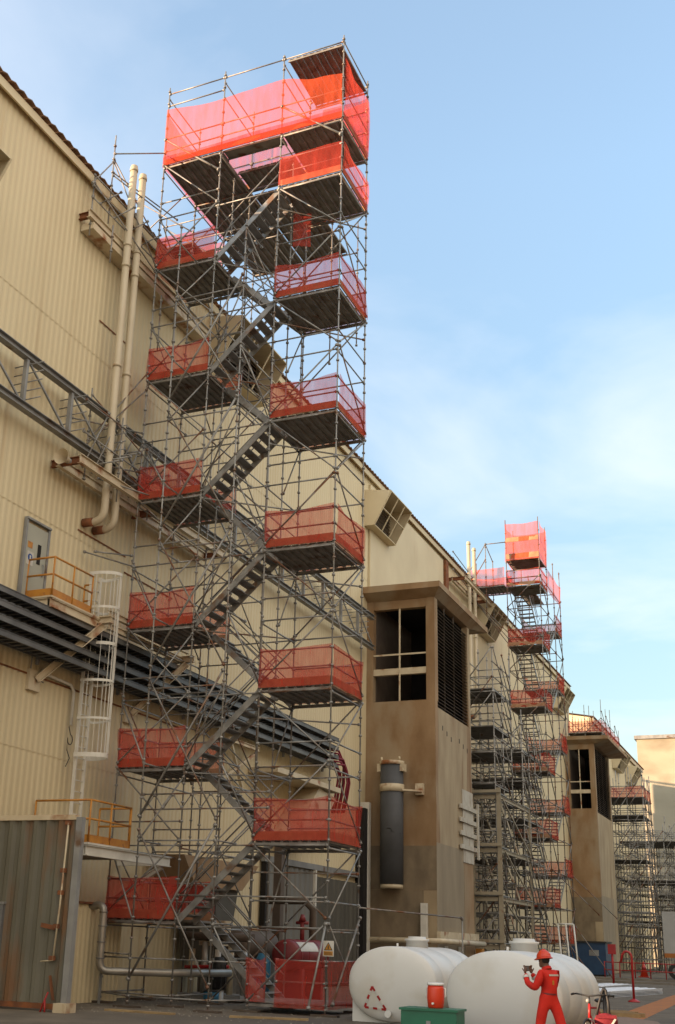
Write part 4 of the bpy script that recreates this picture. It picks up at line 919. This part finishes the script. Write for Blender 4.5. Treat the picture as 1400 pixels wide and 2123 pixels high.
# ---------------------------------------------------------------- water tanks
def tank(x, y, L, w, h, label, rz=0):
    t = empty('water_tank', (x, y, G), label, 'water tank', 'white plastic water tanks', rz=rz)
    n = 48; rings = []; cz = h/2+.03
    prof = [(-.16, .02), (-.155, .30), (-.13, .60), (-.085, .84), (-.03, .965), (.0, .992), (.06, 1), (.55, 1), (.58, .985), (.64, .985), (.67, 1), (L*.5-.05, 1), (L*.5-.02, .985), (L*.5+.04, .985), (L*.5+.07, 1),
            (L-.67, 1), (L-.64, .985), (L-.58, .985), (L-.55, 1), (L-.1, 1), (L, .97), (L+.08, .84), (L+.13, .6), (L+.16, .02)]
    vs = []
    for yy, k in prof:
        for i in range(n):
            a = 2*math.pi*i/n; c_, s_ = math.cos(a), math.sin(a); e = .94
            vs.append((math.copysign(abs(c_)**e, c_)*w/2*k, yy, cz+math.copysign(abs(s_)**e, s_)*h/2*k))
    fs = [(j*n+i, j*n+(i+1) % n, (j+1)*n+(i+1) % n, (j+1)*n+i) for j in range(len(prof)-1) for i in range(n)]
    fs += [tuple(range(n-1, -1, -1)), tuple((len(prof)-1)*n+i for i in range(n))]
    MB().add(vs, fs, True).build('shell', TANK, t)
    for yy in (.12, L-.35):
        m_ = MB(); m_.add([], []); prof2 = [(-w/2*.94, .004), (w/2*.94, .004), (w/2*.94, h*.30), (w/2*.75, h*.20), (w/2*.4, .09), (0, .045), (-w/2*.4, .09), (-w/2*.75, h*.20), (-w/2*.94, h*.30)]
        m_.prism(prof2, 'y', yy, yy+.3); m_.build('cradle', TANK, t)
    MB().tube([(.0, -.14, .22), (.0, -.24, .22), (.0, -.25, .22), (.0, -.30, .22)], [.05, .05, .075, .075], 14).build('outlet', TANK, t)
    my = L*.48
    MB().tube([(0, my, h-.02), (0, my, h+.16), (0, my, h+.17), (0, my, h+.21), (0, my, h+.22), (0, my, h+.27)], [.27, .26, .30, .30, .22, .21], 24).build('manhole', TANK, t)
    MB().tube([(-.02, .45, h-.03), (-.02, .45, h+.1)], .025, 8).build('lifting_eye', TANK, t)
    return t
t1 = tank(2.0, -.9, 3.9, 2.12, 1.64, 'left white water tank with the red and white triangle on its end')
t2 = tank(5.47, -4.6, 3.2, 2.25, 1.64, 'right white water tank behind the worker in red', rz=R(-3))
# red white tape triangle
P3 = [(-.42, .78), (-.62, .33), (-.10, .30)]
def tapeseg(a, b, n):
    for k in range(n):
        f0, f1 = k/n, (k+1)/n; p = (a[0]+(b[0]-a[0])*f0, a[1]+(b[1]-a[1])*f0); q = (a[0]+(b[0]-a[0])*f1, a[1]+(b[1]-a[1])*f1)
        def yy(pp):
            k_ = math.sqrt((pp[0]/1.06)**2+((pp[1]-.85)/.82)**2)
            tb = [(.02, -.16), (.30, -.155), (.60, -.13), (.84, -.085), (.965, -.03), (1, .0)]
            for (u0, v0), (u1, v1) in zip(tb[:-1], tb[1:]):
                if k_ <= u1: return v0+(v1-v0)*(k_-u0)/(u1-u0)-.012
            return -.01
        MB().beam((p[0], yy(p), p[1]), (q[0], yy(q), q[1]), .05, .006, (0, 1, .3)).build('tape_strip', RED if k % 2 == 0 else REFL, t1)
tapeseg(P3[0], P3[1], 5); tapeseg(P3[0], P3[2], 5); tapeseg(P3[2], P3[1], 5)


# green box and cooler
gb = empty('green_box', (4.62, -6.3, G), 'dark green metal box standing between the two water tanks at the bottom edge', 'box', rz=R(2))
MB().box(-.50, .50, -.3, .3, .004, .62).build('body', GREENP, gb); MB().box(-.53, .53, -.33, .33, .622, .66).build('lid', GREENP, gb); MB().box(-.04, .04, -.315, -.302, .36, .46).build('hasp', STEEL, gb)
co = empty('drink_cooler', (4.66, -6.25, G+.661), 'orange red drink cooler with white lid on the green box', 'cooler')
MB().tube([(0, 0, 0), (0, 0, .02), (0, 0, .16), (0, 0, .32), (0, 0, .38)], [.125, .14, .155, .15, .135], 24).build('body', COOL, co)
MB().tube([(0, 0, .38), (0, 0, .385), (0, 0, .415), (0, 0, .425)], [.145, .155, .15, .12], 24).build('lid', WHT, co)
for a in (-1, 1): MB().tube([(a*.145, 0, .34), (a*.18, 0, .33), (a*.185, 0, .2), (a*.16, 0, .18)], .012, 6).build('handle', WHT, co)
MB().tube([(0, -.15, .08), (0, -.2, .08)], .02, 8).build('tap', WHT, co)

# ---------------------------------------------------------------- worker
def skin_mesh(name, pts, edges, radii, root, M, parent, sub=2):
    me = bpy.data.meshes.new(name); me.from_pydata(pts, edges, []); o = bpy.data.objects.new(name, me); COL.objects.link(o)
    md = o.modifiers.new('s', 'SKIN'); md.use_smooth_shade = True
    lay = me.skin_vertices[0].data if me.skin_vertices else None
    if lay is None:
        bpy.context.view_layer.objects.active = o; bpy.ops.object.mode_set(mode='EDIT'); bpy.ops.object.mode_set(mode='OBJECT'); lay = me.skin_vertices[0].data
    for i, r_ in enumerate(radii): lay[i].radius = r_ if isinstance(r_, tuple) else (r_, r_); lay[i].use_root = (i == root)
    sb_ = o.modifiers.new('u', 'SUBSURF'); sb_.levels = sub; sb_.render_levels = sub
    dg = bpy.context.evaluated_depsgraph_get(); me2 = bpy.data.meshes.new_from_object(o.evaluated_get(dg))
    bpy.data.objects.remove(o); o = bpy.data.objects.new(name, me2); COL.objects.link(o); me2.materials.clear(); me2.materials.append(M)
    for p_ in me2.polygons: p_.use_smooth = True
    if parent: o.parent = parent
    return o
pn = empty('person', (6.67, -6.3, G), 'worker in red overalls and orange hard hat holding a phone up beside the right tank', 'person', rz=R(-26))
# local frame: faces -x; left side of the body is -y? (facing -x: left hand is at -y)
V = [(.02, 0, .88), (.03, 0, 1.02), (.03, 0, 1.16), (.02, 0, 1.29), (.0, 0, 1.375), (-.02, 0, 1.44), (-.05, 0, 1.50),            # 0-6 pelvis .. neck, head base
     (-.03, -.09, .84), (-.11, -.11, .47), (-.06, -.12, .10), (-.18, -.13, .05),                                        # 7-10 left leg
     (.07, .10, .84), (.17, .12, .48), (.35, .13, .12), (.24, .14, .05),                                                  # 11-14 right leg
     (.01, -.165, 1.315), (-.06, -.27, 1.08), (-.30, -.17, 1.16), (-.38, -.11, 1.31),                                       # 15-18 left arm
     (.01, .165, 1.315), (-.05, .26, 1.08), (-.29, .15, 1.16), (-.38, .05, 1.31)]
Eg = [(0,1),(1,2),(2,3),(3,4),(4,5),(5,6),(0,7),(7,8),(8,9),(9,10),(0,11),(11,12),(12,13),(13,14),(3,15),(15,16),(16,17),(17,18),(3,19),(19,20),(20,21),(21,22)]
Rr = [(.13,.155),(.115,.145),(.125,.165),(.125,.16),(.085,.095),.05,.05, .10,.088,.078,.05, .10,.088,.078,.05, .085,.068,.056,.04, .085,.068,.056,.04]
body = skin_mesh('body', V, Eg, Rr, 0, REDO, pn)
def ell(c, r, n=20, m=14, cut=None, M=None, name='x', parent=None, rot=None):
    mb = MB(); vs = []; fs = []
    for j in range(m+1):
        th = math.pi*j/m
        if cut and th > cut: th = cut
        for i in range(n):
            a = 2*math.pi*i/n; v = Vector((r[0]*math.sin(th)*math.cos(a), r[1]*math.sin(th)*math.sin(a), r[2]*math.cos(th)))
            if rot: v.rotate(rot)
            vs.append(tuple(Vector(c)+v))
    for j in range(m):
        for i in range(n): fs.append((j*n+i, (j+1)*n+i, (j+1)*n+(i+1) % n, j*n+(i+1) % n))
    return mb.add(vs, fs, True).build(name, M, parent)
# head
hd = MB(); n = 20; rows = []
HC = Vector((-.065, 0, 1.54))
for (z, rx, ry, ox) in ((-.125, .035, .03, -.03), (-.11, .06, .05, -.025), (-.08, .078, .062, -.012), (-.04, .088, .07, 0), (0, .094, .075, .0), (.04, .097, .077, .004), (.08, .09, .072, .006), (.11, .06, .05, .008), (.122, .02, .02, .008)):
    rows.append([(HC.x+ox+rx*math.cos(2*math.pi*i/n), HC.y+ry*math.sin(2*math.pi*i/n), HC.z+z) for i in range(n)])
vs = [v for r_ in rows for v in r_]; fs = [(j*n+i, j*n+(i+1) % n, (j+1)*n+(i+1) % n, (j+1)*n+i) for j in range(len(rows)-1) for i in range(n)]+[tuple(range(n-1, -1, -1)), tuple((len(rows)-1)*n+i for i in range(n))]
hd.add(vs, fs, True)
hd.add([(HC.x-.085, .0, HC.z+.02), (HC.x-.082, -.018, HC.z-.03), (HC.x-.082, .018, HC.z-.03), (HC.x-.118, 0, HC.z-.028)], [(0,1,3),(0,3,2),(1,2,3),(0,2,1)], True)
hd.tube([(HC.x+.03, 0, HC.z-.06), (-.005, 0, 1.36)], [.06, .068], 12)
head = hd.build('head', SKIN, pn)
for sy_ in (-1, 1):
    ell((HC.x+.005, sy_*.077, HC.z-.01), (.022, .012, .034), 10, 8, M=SKIN, name='ear', parent=head)
    ell((HC.x-.083, sy_*.03, HC.z+.015), (.008, .014, .008), 8, 6, M=BLK, name='eye', parent=head)
MB().beam((HC.x-.088, -.025, HC.z-.065), (HC.x-.088, .025, HC.z-.065), .008, .006).build('mouth', RUST, head)
ell((HC.x+.018, 0, HC.z+.02), (.092, .08, .11), 18, 12, M=HAIR, name='hair', parent=pn)
# hard hat
from mathutils import Euler
rt_ = Euler((0, R(-8), 0))
hat = ell((HC.x+.005, 0, HC.z+.045), (.135, .112, .125), 24, 12, cut=math.pi/2, M=HELM, name='hard_hat', parent=pn, rot=rt_)
bm_ = MB()
vs = []; n = 28
for k_, dz in ((.98, 0), (1.0, -.018), (1.18, -.03), (1.16, -.018)):
    for i in range(n):
        a = 2*math.pi*i/n; ex = 1+.18*max(0, -math.cos(a)) if k_ > 1.1 else 1
        v = Vector((.137*k_*ex*math.cos(a), .114*k_*math.sin(a), dz)); v.rotate(rt_); vs.append((HC.x+.005+v.x, v.y, HC.z+.045+v.z))
bm_.add(vs, [(j*n+i, j*n+(i+1) % n, ((j+1) % 4)*n+(i+1) % n, ((j+1) % 4)*n+i) for j in range(4) for i in range(n)], True); bm_.build('hat_brim', HELM, hat)
MB().tube([(HC.x-.12, 0, HC.z+.075), (HC.x-.06, 0, HC.z+.155), (HC.x+.01, 0, HC.z+.174), (HC.x+.08, 0, HC.z+.14), (HC.x+.13, 0, HC.z+.06)], .012, 8).build('hat_ridge', HELM, hat)
# hands with fingers, holding a phone
def hand(wr, dr, side, parent):
    wr = Vector(wr); dr = Vector(dr).normalized(); ac = Vector((0, side, 0)); nn = dr.cross(ac).normalized()
    pts = [wr, wr+dr*.045, wr+dr*.085]; ed = [(0, 1), (1, 2)]; ra = [.022, (.018, .034), (.015, .036)]
    for k, l in enumerate((.062, .072, .068, .052)):
        b = wr+dr*.088+ac*((k-1.5)*.019); i0 = len(pts)
        pts += [b, b+dr*l*.5+nn*.008, b+dr*l*.75+nn*.03]; ed += [(2, i0), (i0, i0+1), (i0+1, i0+2)]; ra += [.0095, .0088, .0078]
    i0 = len(pts); pts += [wr+dr*.04-ac*.035, wr+dr*.07-ac*.052+nn*.015, wr+dr*.09-ac*.05+nn*.035]; ed += [(1, i0), (i0, i0+1), (i0+1, i0+2)]; ra += [.013, .011, .009]
    return skin_mesh('hand', [tuple(p) for p in pts], ed, ra, 0, SKIN, parent, 1)
hand((-.38, -.11, 1.305), (-.10, .15, 1), 1, body); hand((-.38, .05, 1.305), (-.1, -.15, 1), -1, body)
for c, d in (((-.35, -.135, 1.245), (-.38, -.11, 1.31)), ((-.345, .09, 1.245), (-.38, .05, 1.31))):
    c = Vector(c); d = Vector(d); u = (d-c).normalized(); MB().tube([c-u*.02, c+u*.025], .056, 14, False).build('cuff_tape', REFL, body)
MB().tube([(-.08, -.118, .24), (-.085, -.118, .29)], .088, 16, False).build('leg_tape', REFL, body)
MB().tube([(.285, .127, .25), (.265, .126, .29)], .088, 16, False).build('leg_tape', REFL, body)
MB().beam((.138, -.12, 1.30), (.138, .12, 1.30), .012, .028).build('back_tape', REFL, body)
MB().beam((.160, -.07, 1.18), (.160, -.03, 1.18), .008, .07).build('back_patch', SIGNO, body)
for c in ((-.13, -.125, .03), (.29, .135, .03)):
    b_ = MB(); b_.tube([(c[0]+.09, c[1], .045), (c[0], c[1], .05), (c[0]-.12, c[1], .035), (c[0]-.18, c[1], .03)], [.04, .05, .042, .03], 12); b_.box(c[0]-.19, c[0]+.13, c[1]-.045, c[1]+.045, .002, .018); b_.build('boot', BLK, pn)
_a = R(-26)
ph = empty('phone', (6.67-.40*math.cos(_a)+.03*math.sin(_a), -6.3-.40*math.sin(_a)-.03*math.cos(_a), G+1.39), 'dark phone held up in both hands of the worker in red', 'phone', rz=_a)
MB().box(-.008, .008, -.085, .085, -.045, .045).build('body', BLK, ph); MB().box(.0082, .010, -.075, .075, -.038, .038).build('screen', LEAFB, ph)

# ---------------------------------------------------------------- bicycle
bk = empty('bicycle', (7.45, -6.2, G+.0), 'parked bicycle with red frame behind the worker at the right tank', 'bicycle', rz=R(-8))
def wheel(y, nm='wheel'):
    w = MB().tube([(0, y+.31*math.cos(a), .33+.31*math.sin(a)) for a in [2*math.pi*k/32 for k in range(33)]], .022, 8, False).build(nm, BLK, bk)
    MB().tube([(0, y+.285*math.cos(a), .33+.285*math.sin(a)) for a in [2*math.pi*k/32 for k in range(33)]], .010, 6, False).build('rim', GALVP, w)
    sp_ = MB()
    for k in range(18):
        a = 2*math.pi*k/18; sp_.tube([(.02*(-1)**k, y, .33), (0, y+.28*math.cos(a), .33+.28*math.sin(a))], .0018, 4)
    sp_.build('spokes', GALVP, w); MB().tube([(-.04, y, .33), (.04, y, .33)], .022, 8).build('hub', GALVP, w)
wheel(-.52); wheel(.52)
f_ = MB(); f_.tube([(0, -.35, .82), (0, .12, .80)], .018, 8); f_.tube([(0, -.36, .72), (0, .05, .33)], .02, 8); f_.tube([(0, .05, .33), (0, .15, .86)], .018, 8)
for sx_ in (-.05, .05): f_.tube([(sx_, .05, .33), (sx_, .52, .33)], .011, 6); f_.tube([(0, .13, .78), (sx_, .52, .33)], .010, 6)
f_.tube([(0, -.345, .88), (0, -.375, .66)], .024, 8); f_.build('frame', RED, bk)
fk = MB()
for sx_ in (-.05, .05): fk.tube([(0, -.375, .66), (sx_, -.40, .62), (sx_, -.52, .33)], .012, 6)
fk.build('fork', GALV, bk)
hb = MB(); hb.tube([(0, -.345, .86), (0, -.35, 1.0)], .016, 8); hb.tube([(-.30, -.24, 1.02), (-.22, -.34, 1.03), (0, -.36, 1.0), (.22, -.34, 1.03), (.30, -.24, 1.02)], .014, 8); hb.build('handlebar', BLK, bk)
for sx_ in (-1, 1): MB().tube([(sx_*.30, -.24, 1.02), (sx_*.36, -.16, 1.01)], .019, 8).build('grip', BLK, bk)
ell((.0, .17, .92), (.07, .14, .035), 14, 8, M=BLK, name='saddle', parent=bk); MB().tube([(0, .15, .86), (0, .16, .91)], .013, 8).build('seat_post', GALV, bk)
ell((.0, -.42, .93), (.035, .03, .035), 14, 10, M=STEEL, name='lamp', parent=bk)
cg = MB(); cg.tube([(-.05, .05, .33), (.05, .05, .33)], .09, 14); cg.box(.06, .09, .0, .1, .14, .16); cg.box(-.09, -.06, .0, .1, .49, .51); cg.build('crank', BLK, bk)
bag = empty('shoulder_bag', (7.66, -6.55, G+.52), 'dark red bag hanging by black straps beside the bicycle', 'bag', rz=R(10))
ell((0, 0, .10), (.19, .09, .13), 18, 12, M=MAROON, name='pouch', parent=bag)
MB().beam((-.16, -.02, .17), (.17, -.02, .18), .17, .05).build('flap', MAROON, bag)
MB().beam((.05, -.095, .0), (.15, -.085, .15), .02, .03).build('trim', REFL, bag)
MB().tube([(-.15, 0, .18), (-.09, .02, .40), (-.03, .05, .58), (.0, .05, .60), (.02, .05, .58), (.05, .02, .40), (.06, 0, .18)], .022, 8).build('strap', BLK, bag)
pl = tag(MB().tube([(7.64, -6.48, G), (7.64, -6.48, G+1.14)], .03, 10).build('steel_stake', BLK), 'black stake the dark red bag hangs from', 'stake')

cl = MB(); cl.tube([(-.10, -.03, 1.40), (-.095, -.02, 1.445)], .075, 14, False) if False else cl.tube([(-.005, 0, 1.385), (-.02, 0, 1.43)], [.092, .080], 16, False); cl.build('collar', REDO, body)
bl = MB(); bl.tube([(.022, 0, .985), (.024, 0, 1.015)], .132, 20, False); bl.build('waistband', DRED, body)
# ---------------------------------------------------------------- yard things
st_ = MB()
for k in range(900):
    if k < 500: x, y = random.uniform(-7, 1), random.uniform(-3.5, 4)
    else: x, y = random.uniform(3.5, 9), random.uniform(-5, 30)
    r_ = random.uniform(.008, .03); a = random.uniform(0, 6); c_, s_ = math.cos(a)*r_, math.sin(a)*r_
    st_.add([(x+c_, y+s_, G+.003), (x-s_, y+c_, G+.003), (x-c_, y-s_, G+.003), (x+s_, y-c_, G+.003), (x, y, G+.003+r_*.8)], [(3, 2, 1, 0), (0, 1, 4), (1, 2, 4), (2, 3, 4), (3, 0, 4)])
tag(st_.build('loose_gravel', KERB), 'small loose stones and grit scattered over the yard', 'gravel', kind='stuff')
for (x, y, r_, lb_) in ((-3.6, -2.6, 0, 'loose plank lying in front of the near scaffold tower, left one'), (-.6, -1.9, 20, 'loose plank lying in front of the near scaffold tower, right one')):
    e = empty('loose_plank', (x, y, G), lb_, 'plank', 'loose planks', rz=R(r_)); MB().box(-.9, .9, -.11, .11, .003, .045).build('board', TIMB, e)
def sheets(x0, y0, w, l, label, rz, n=4):
    t = empty('foam_panels', (x0, y0, G), label, 'panel stack', 'white panel stacks on the ground', rz=R(rz))
    for k in range(n):
        mb = MB(); m_ = 14; e = k*.05+.004
        prof = [(-w/2+w*i/m_, e+.028+.015*math.sin(i*2.1+k)) for i in range(m_+1)]+[(w/2-w*i/m_, e+.0+.0*i) for i in range(m_+1)]
        mb.prism(prof, 'y', -l/2+random.uniform(-.15, .15), l/2+random.uniform(-.15, .15)); mb.build('panel', FOAM, t)
sheets(3.0, 25.6, 1.7, 7.5, 'nearer stack of white ribbed panels lying on the yard', -8, 5)
sheets(1.2, 33.5, 1.3, 6, 'farther stack of white ribbed panels lying partly behind the right tank', -4, 4)
t = empty('red_post', (4.6, 18.6, G), 'red steel stand with curved hook top beside the nearer white panels', 'post')
MB().tube([(0, 0, .02), (0, 0, 1.55)]+[(-.17+.17*math.cos(a), 0, 1.55+.2*math.sin(a)) for a in [.5, 1.0, 1.57, 2.1, 2.7]]+[(-.4, 0, 1.35)], .045, 10).build('pole', RED, t); MB().tube([(0, 0, .003), (0, 0, .04), (0, 0, .12)], [.22, .20, .05], 14).build('base', RED, t)
t = empty('red_post', (.9, 38, G), 'plain red post behind the white panels', 'post')
MB().tube([(0, 0, .02), (0, 0, 2.0)], .06, 10).build('pole', RED, t); MB().box(-.2, .2, -.1, .1, 1.6, 2.1).build('head', RED, t)
t = empty('traffic_cone', (-1.2, 66, G), 'red traffic cone near the far scaffolds', 'traffic cone')
MB().tube([(0, 0, .06), (0, 0, 1.1)], [.30, .05], 16).build('cone', HELM, t); MB().box(-.38, .38, -.38, .38, .003, .06).build('foot', HELM, t); MB().tube([(0, 0, .55), (0, 0, .75)], [.192, .14], 16).build('band', RED, t)
for i in range(5):
    tm = empty('timber_baulk', (5.1+.14*i, 9.2-.35*i, G), ['back', 'second from the back', 'middle', 'second from the front', 'front'][i]+' one of the loose timbers lying right of the bicycle', 'timber', 'loose timbers on the ground', rz=R(8-i*3))
    MB().box(-.9, .62+.2*(i % 2), -.06, .06, .003, .11).build('timber', TIMB, tm)
t = empty('blue_skid', (-4.8, 64, G), 'dark blue container with black lid at the foot of the distant concrete tower', 'container')
MB().box(-1.4, 1.4, -1.2, 1.2, .1, 2.3).build('body', BLUEP, t); MB().box(-1.5, 1.5, -1.3, 1.3, 2.302, 2.42).build('lid', BLK, t); MB().box(-1.3, 1.3, -1.1, 1.1, .004, .098).build('skid', BLK, t)
MB().box(.2, .9, -1.215, -1.202, 1.4, 1.8).build('plate', STEEL, t)
t = empty('leaning_rack', (-.9, 34.5, G), 'white leaning ladder like rack above the right end of the right tank', 'rack', rz=R(0))
for k in range(3): MB().tube([(-.45+.40*k+.35, -.0, .01), (-.45+.40*k, .8, 3.0)], .045, 8).build('upright', WHITEG, t)
MB().tube([(-.45, .8, 3.0), (.35, .8, 3.0)], .045, 8).build('top_bar', WHITEG, t)
t = empty('container_trailer', (3.4, 62, G), 'grey box trailer with orange chassis at the right edge', 'trailer')
MB().box(-2.6, 2.0, 0, 2.5, 1.75, 4.6).build('box', TRUCKW, t); MB().box(-2.6, 2.0, -.02, 2.5, 1.45, 1.748).build('chassis', ORANGE, t)
for x in (-1.4, -.1, 1.2): MB().box(x, x+.04, -.02, -.002, 1.8, 4.55).build('seam', STEEL, t)
for x in (-1.9, -.7, 1.2):
    w = MB().tube([(x, .1, .55), (x, .45, .55)], .53, 22).build('wheel', BLK, t); MB().tube([(x, .06, .55), (x, .098, .55)], .25, 14).build('rim', STEEL, w)
t = empty('cable_fence', (-2.6, 57, G), 'low red railing by the far scaffolds', 'railing')
for k in range(7): MB().tube([(k*1.0, 0, 0), (k*1.0, 0, 1.1)], .04, 6).build('post', RED, t)
MB().tube([(0, 0, 1.05), (6, 0, 1.05)], .035, 6).build('rail', RED, t); MB().tube([(0, 0, .55), (6, 0, .55)], .035, 6).build('rail', RED, t)
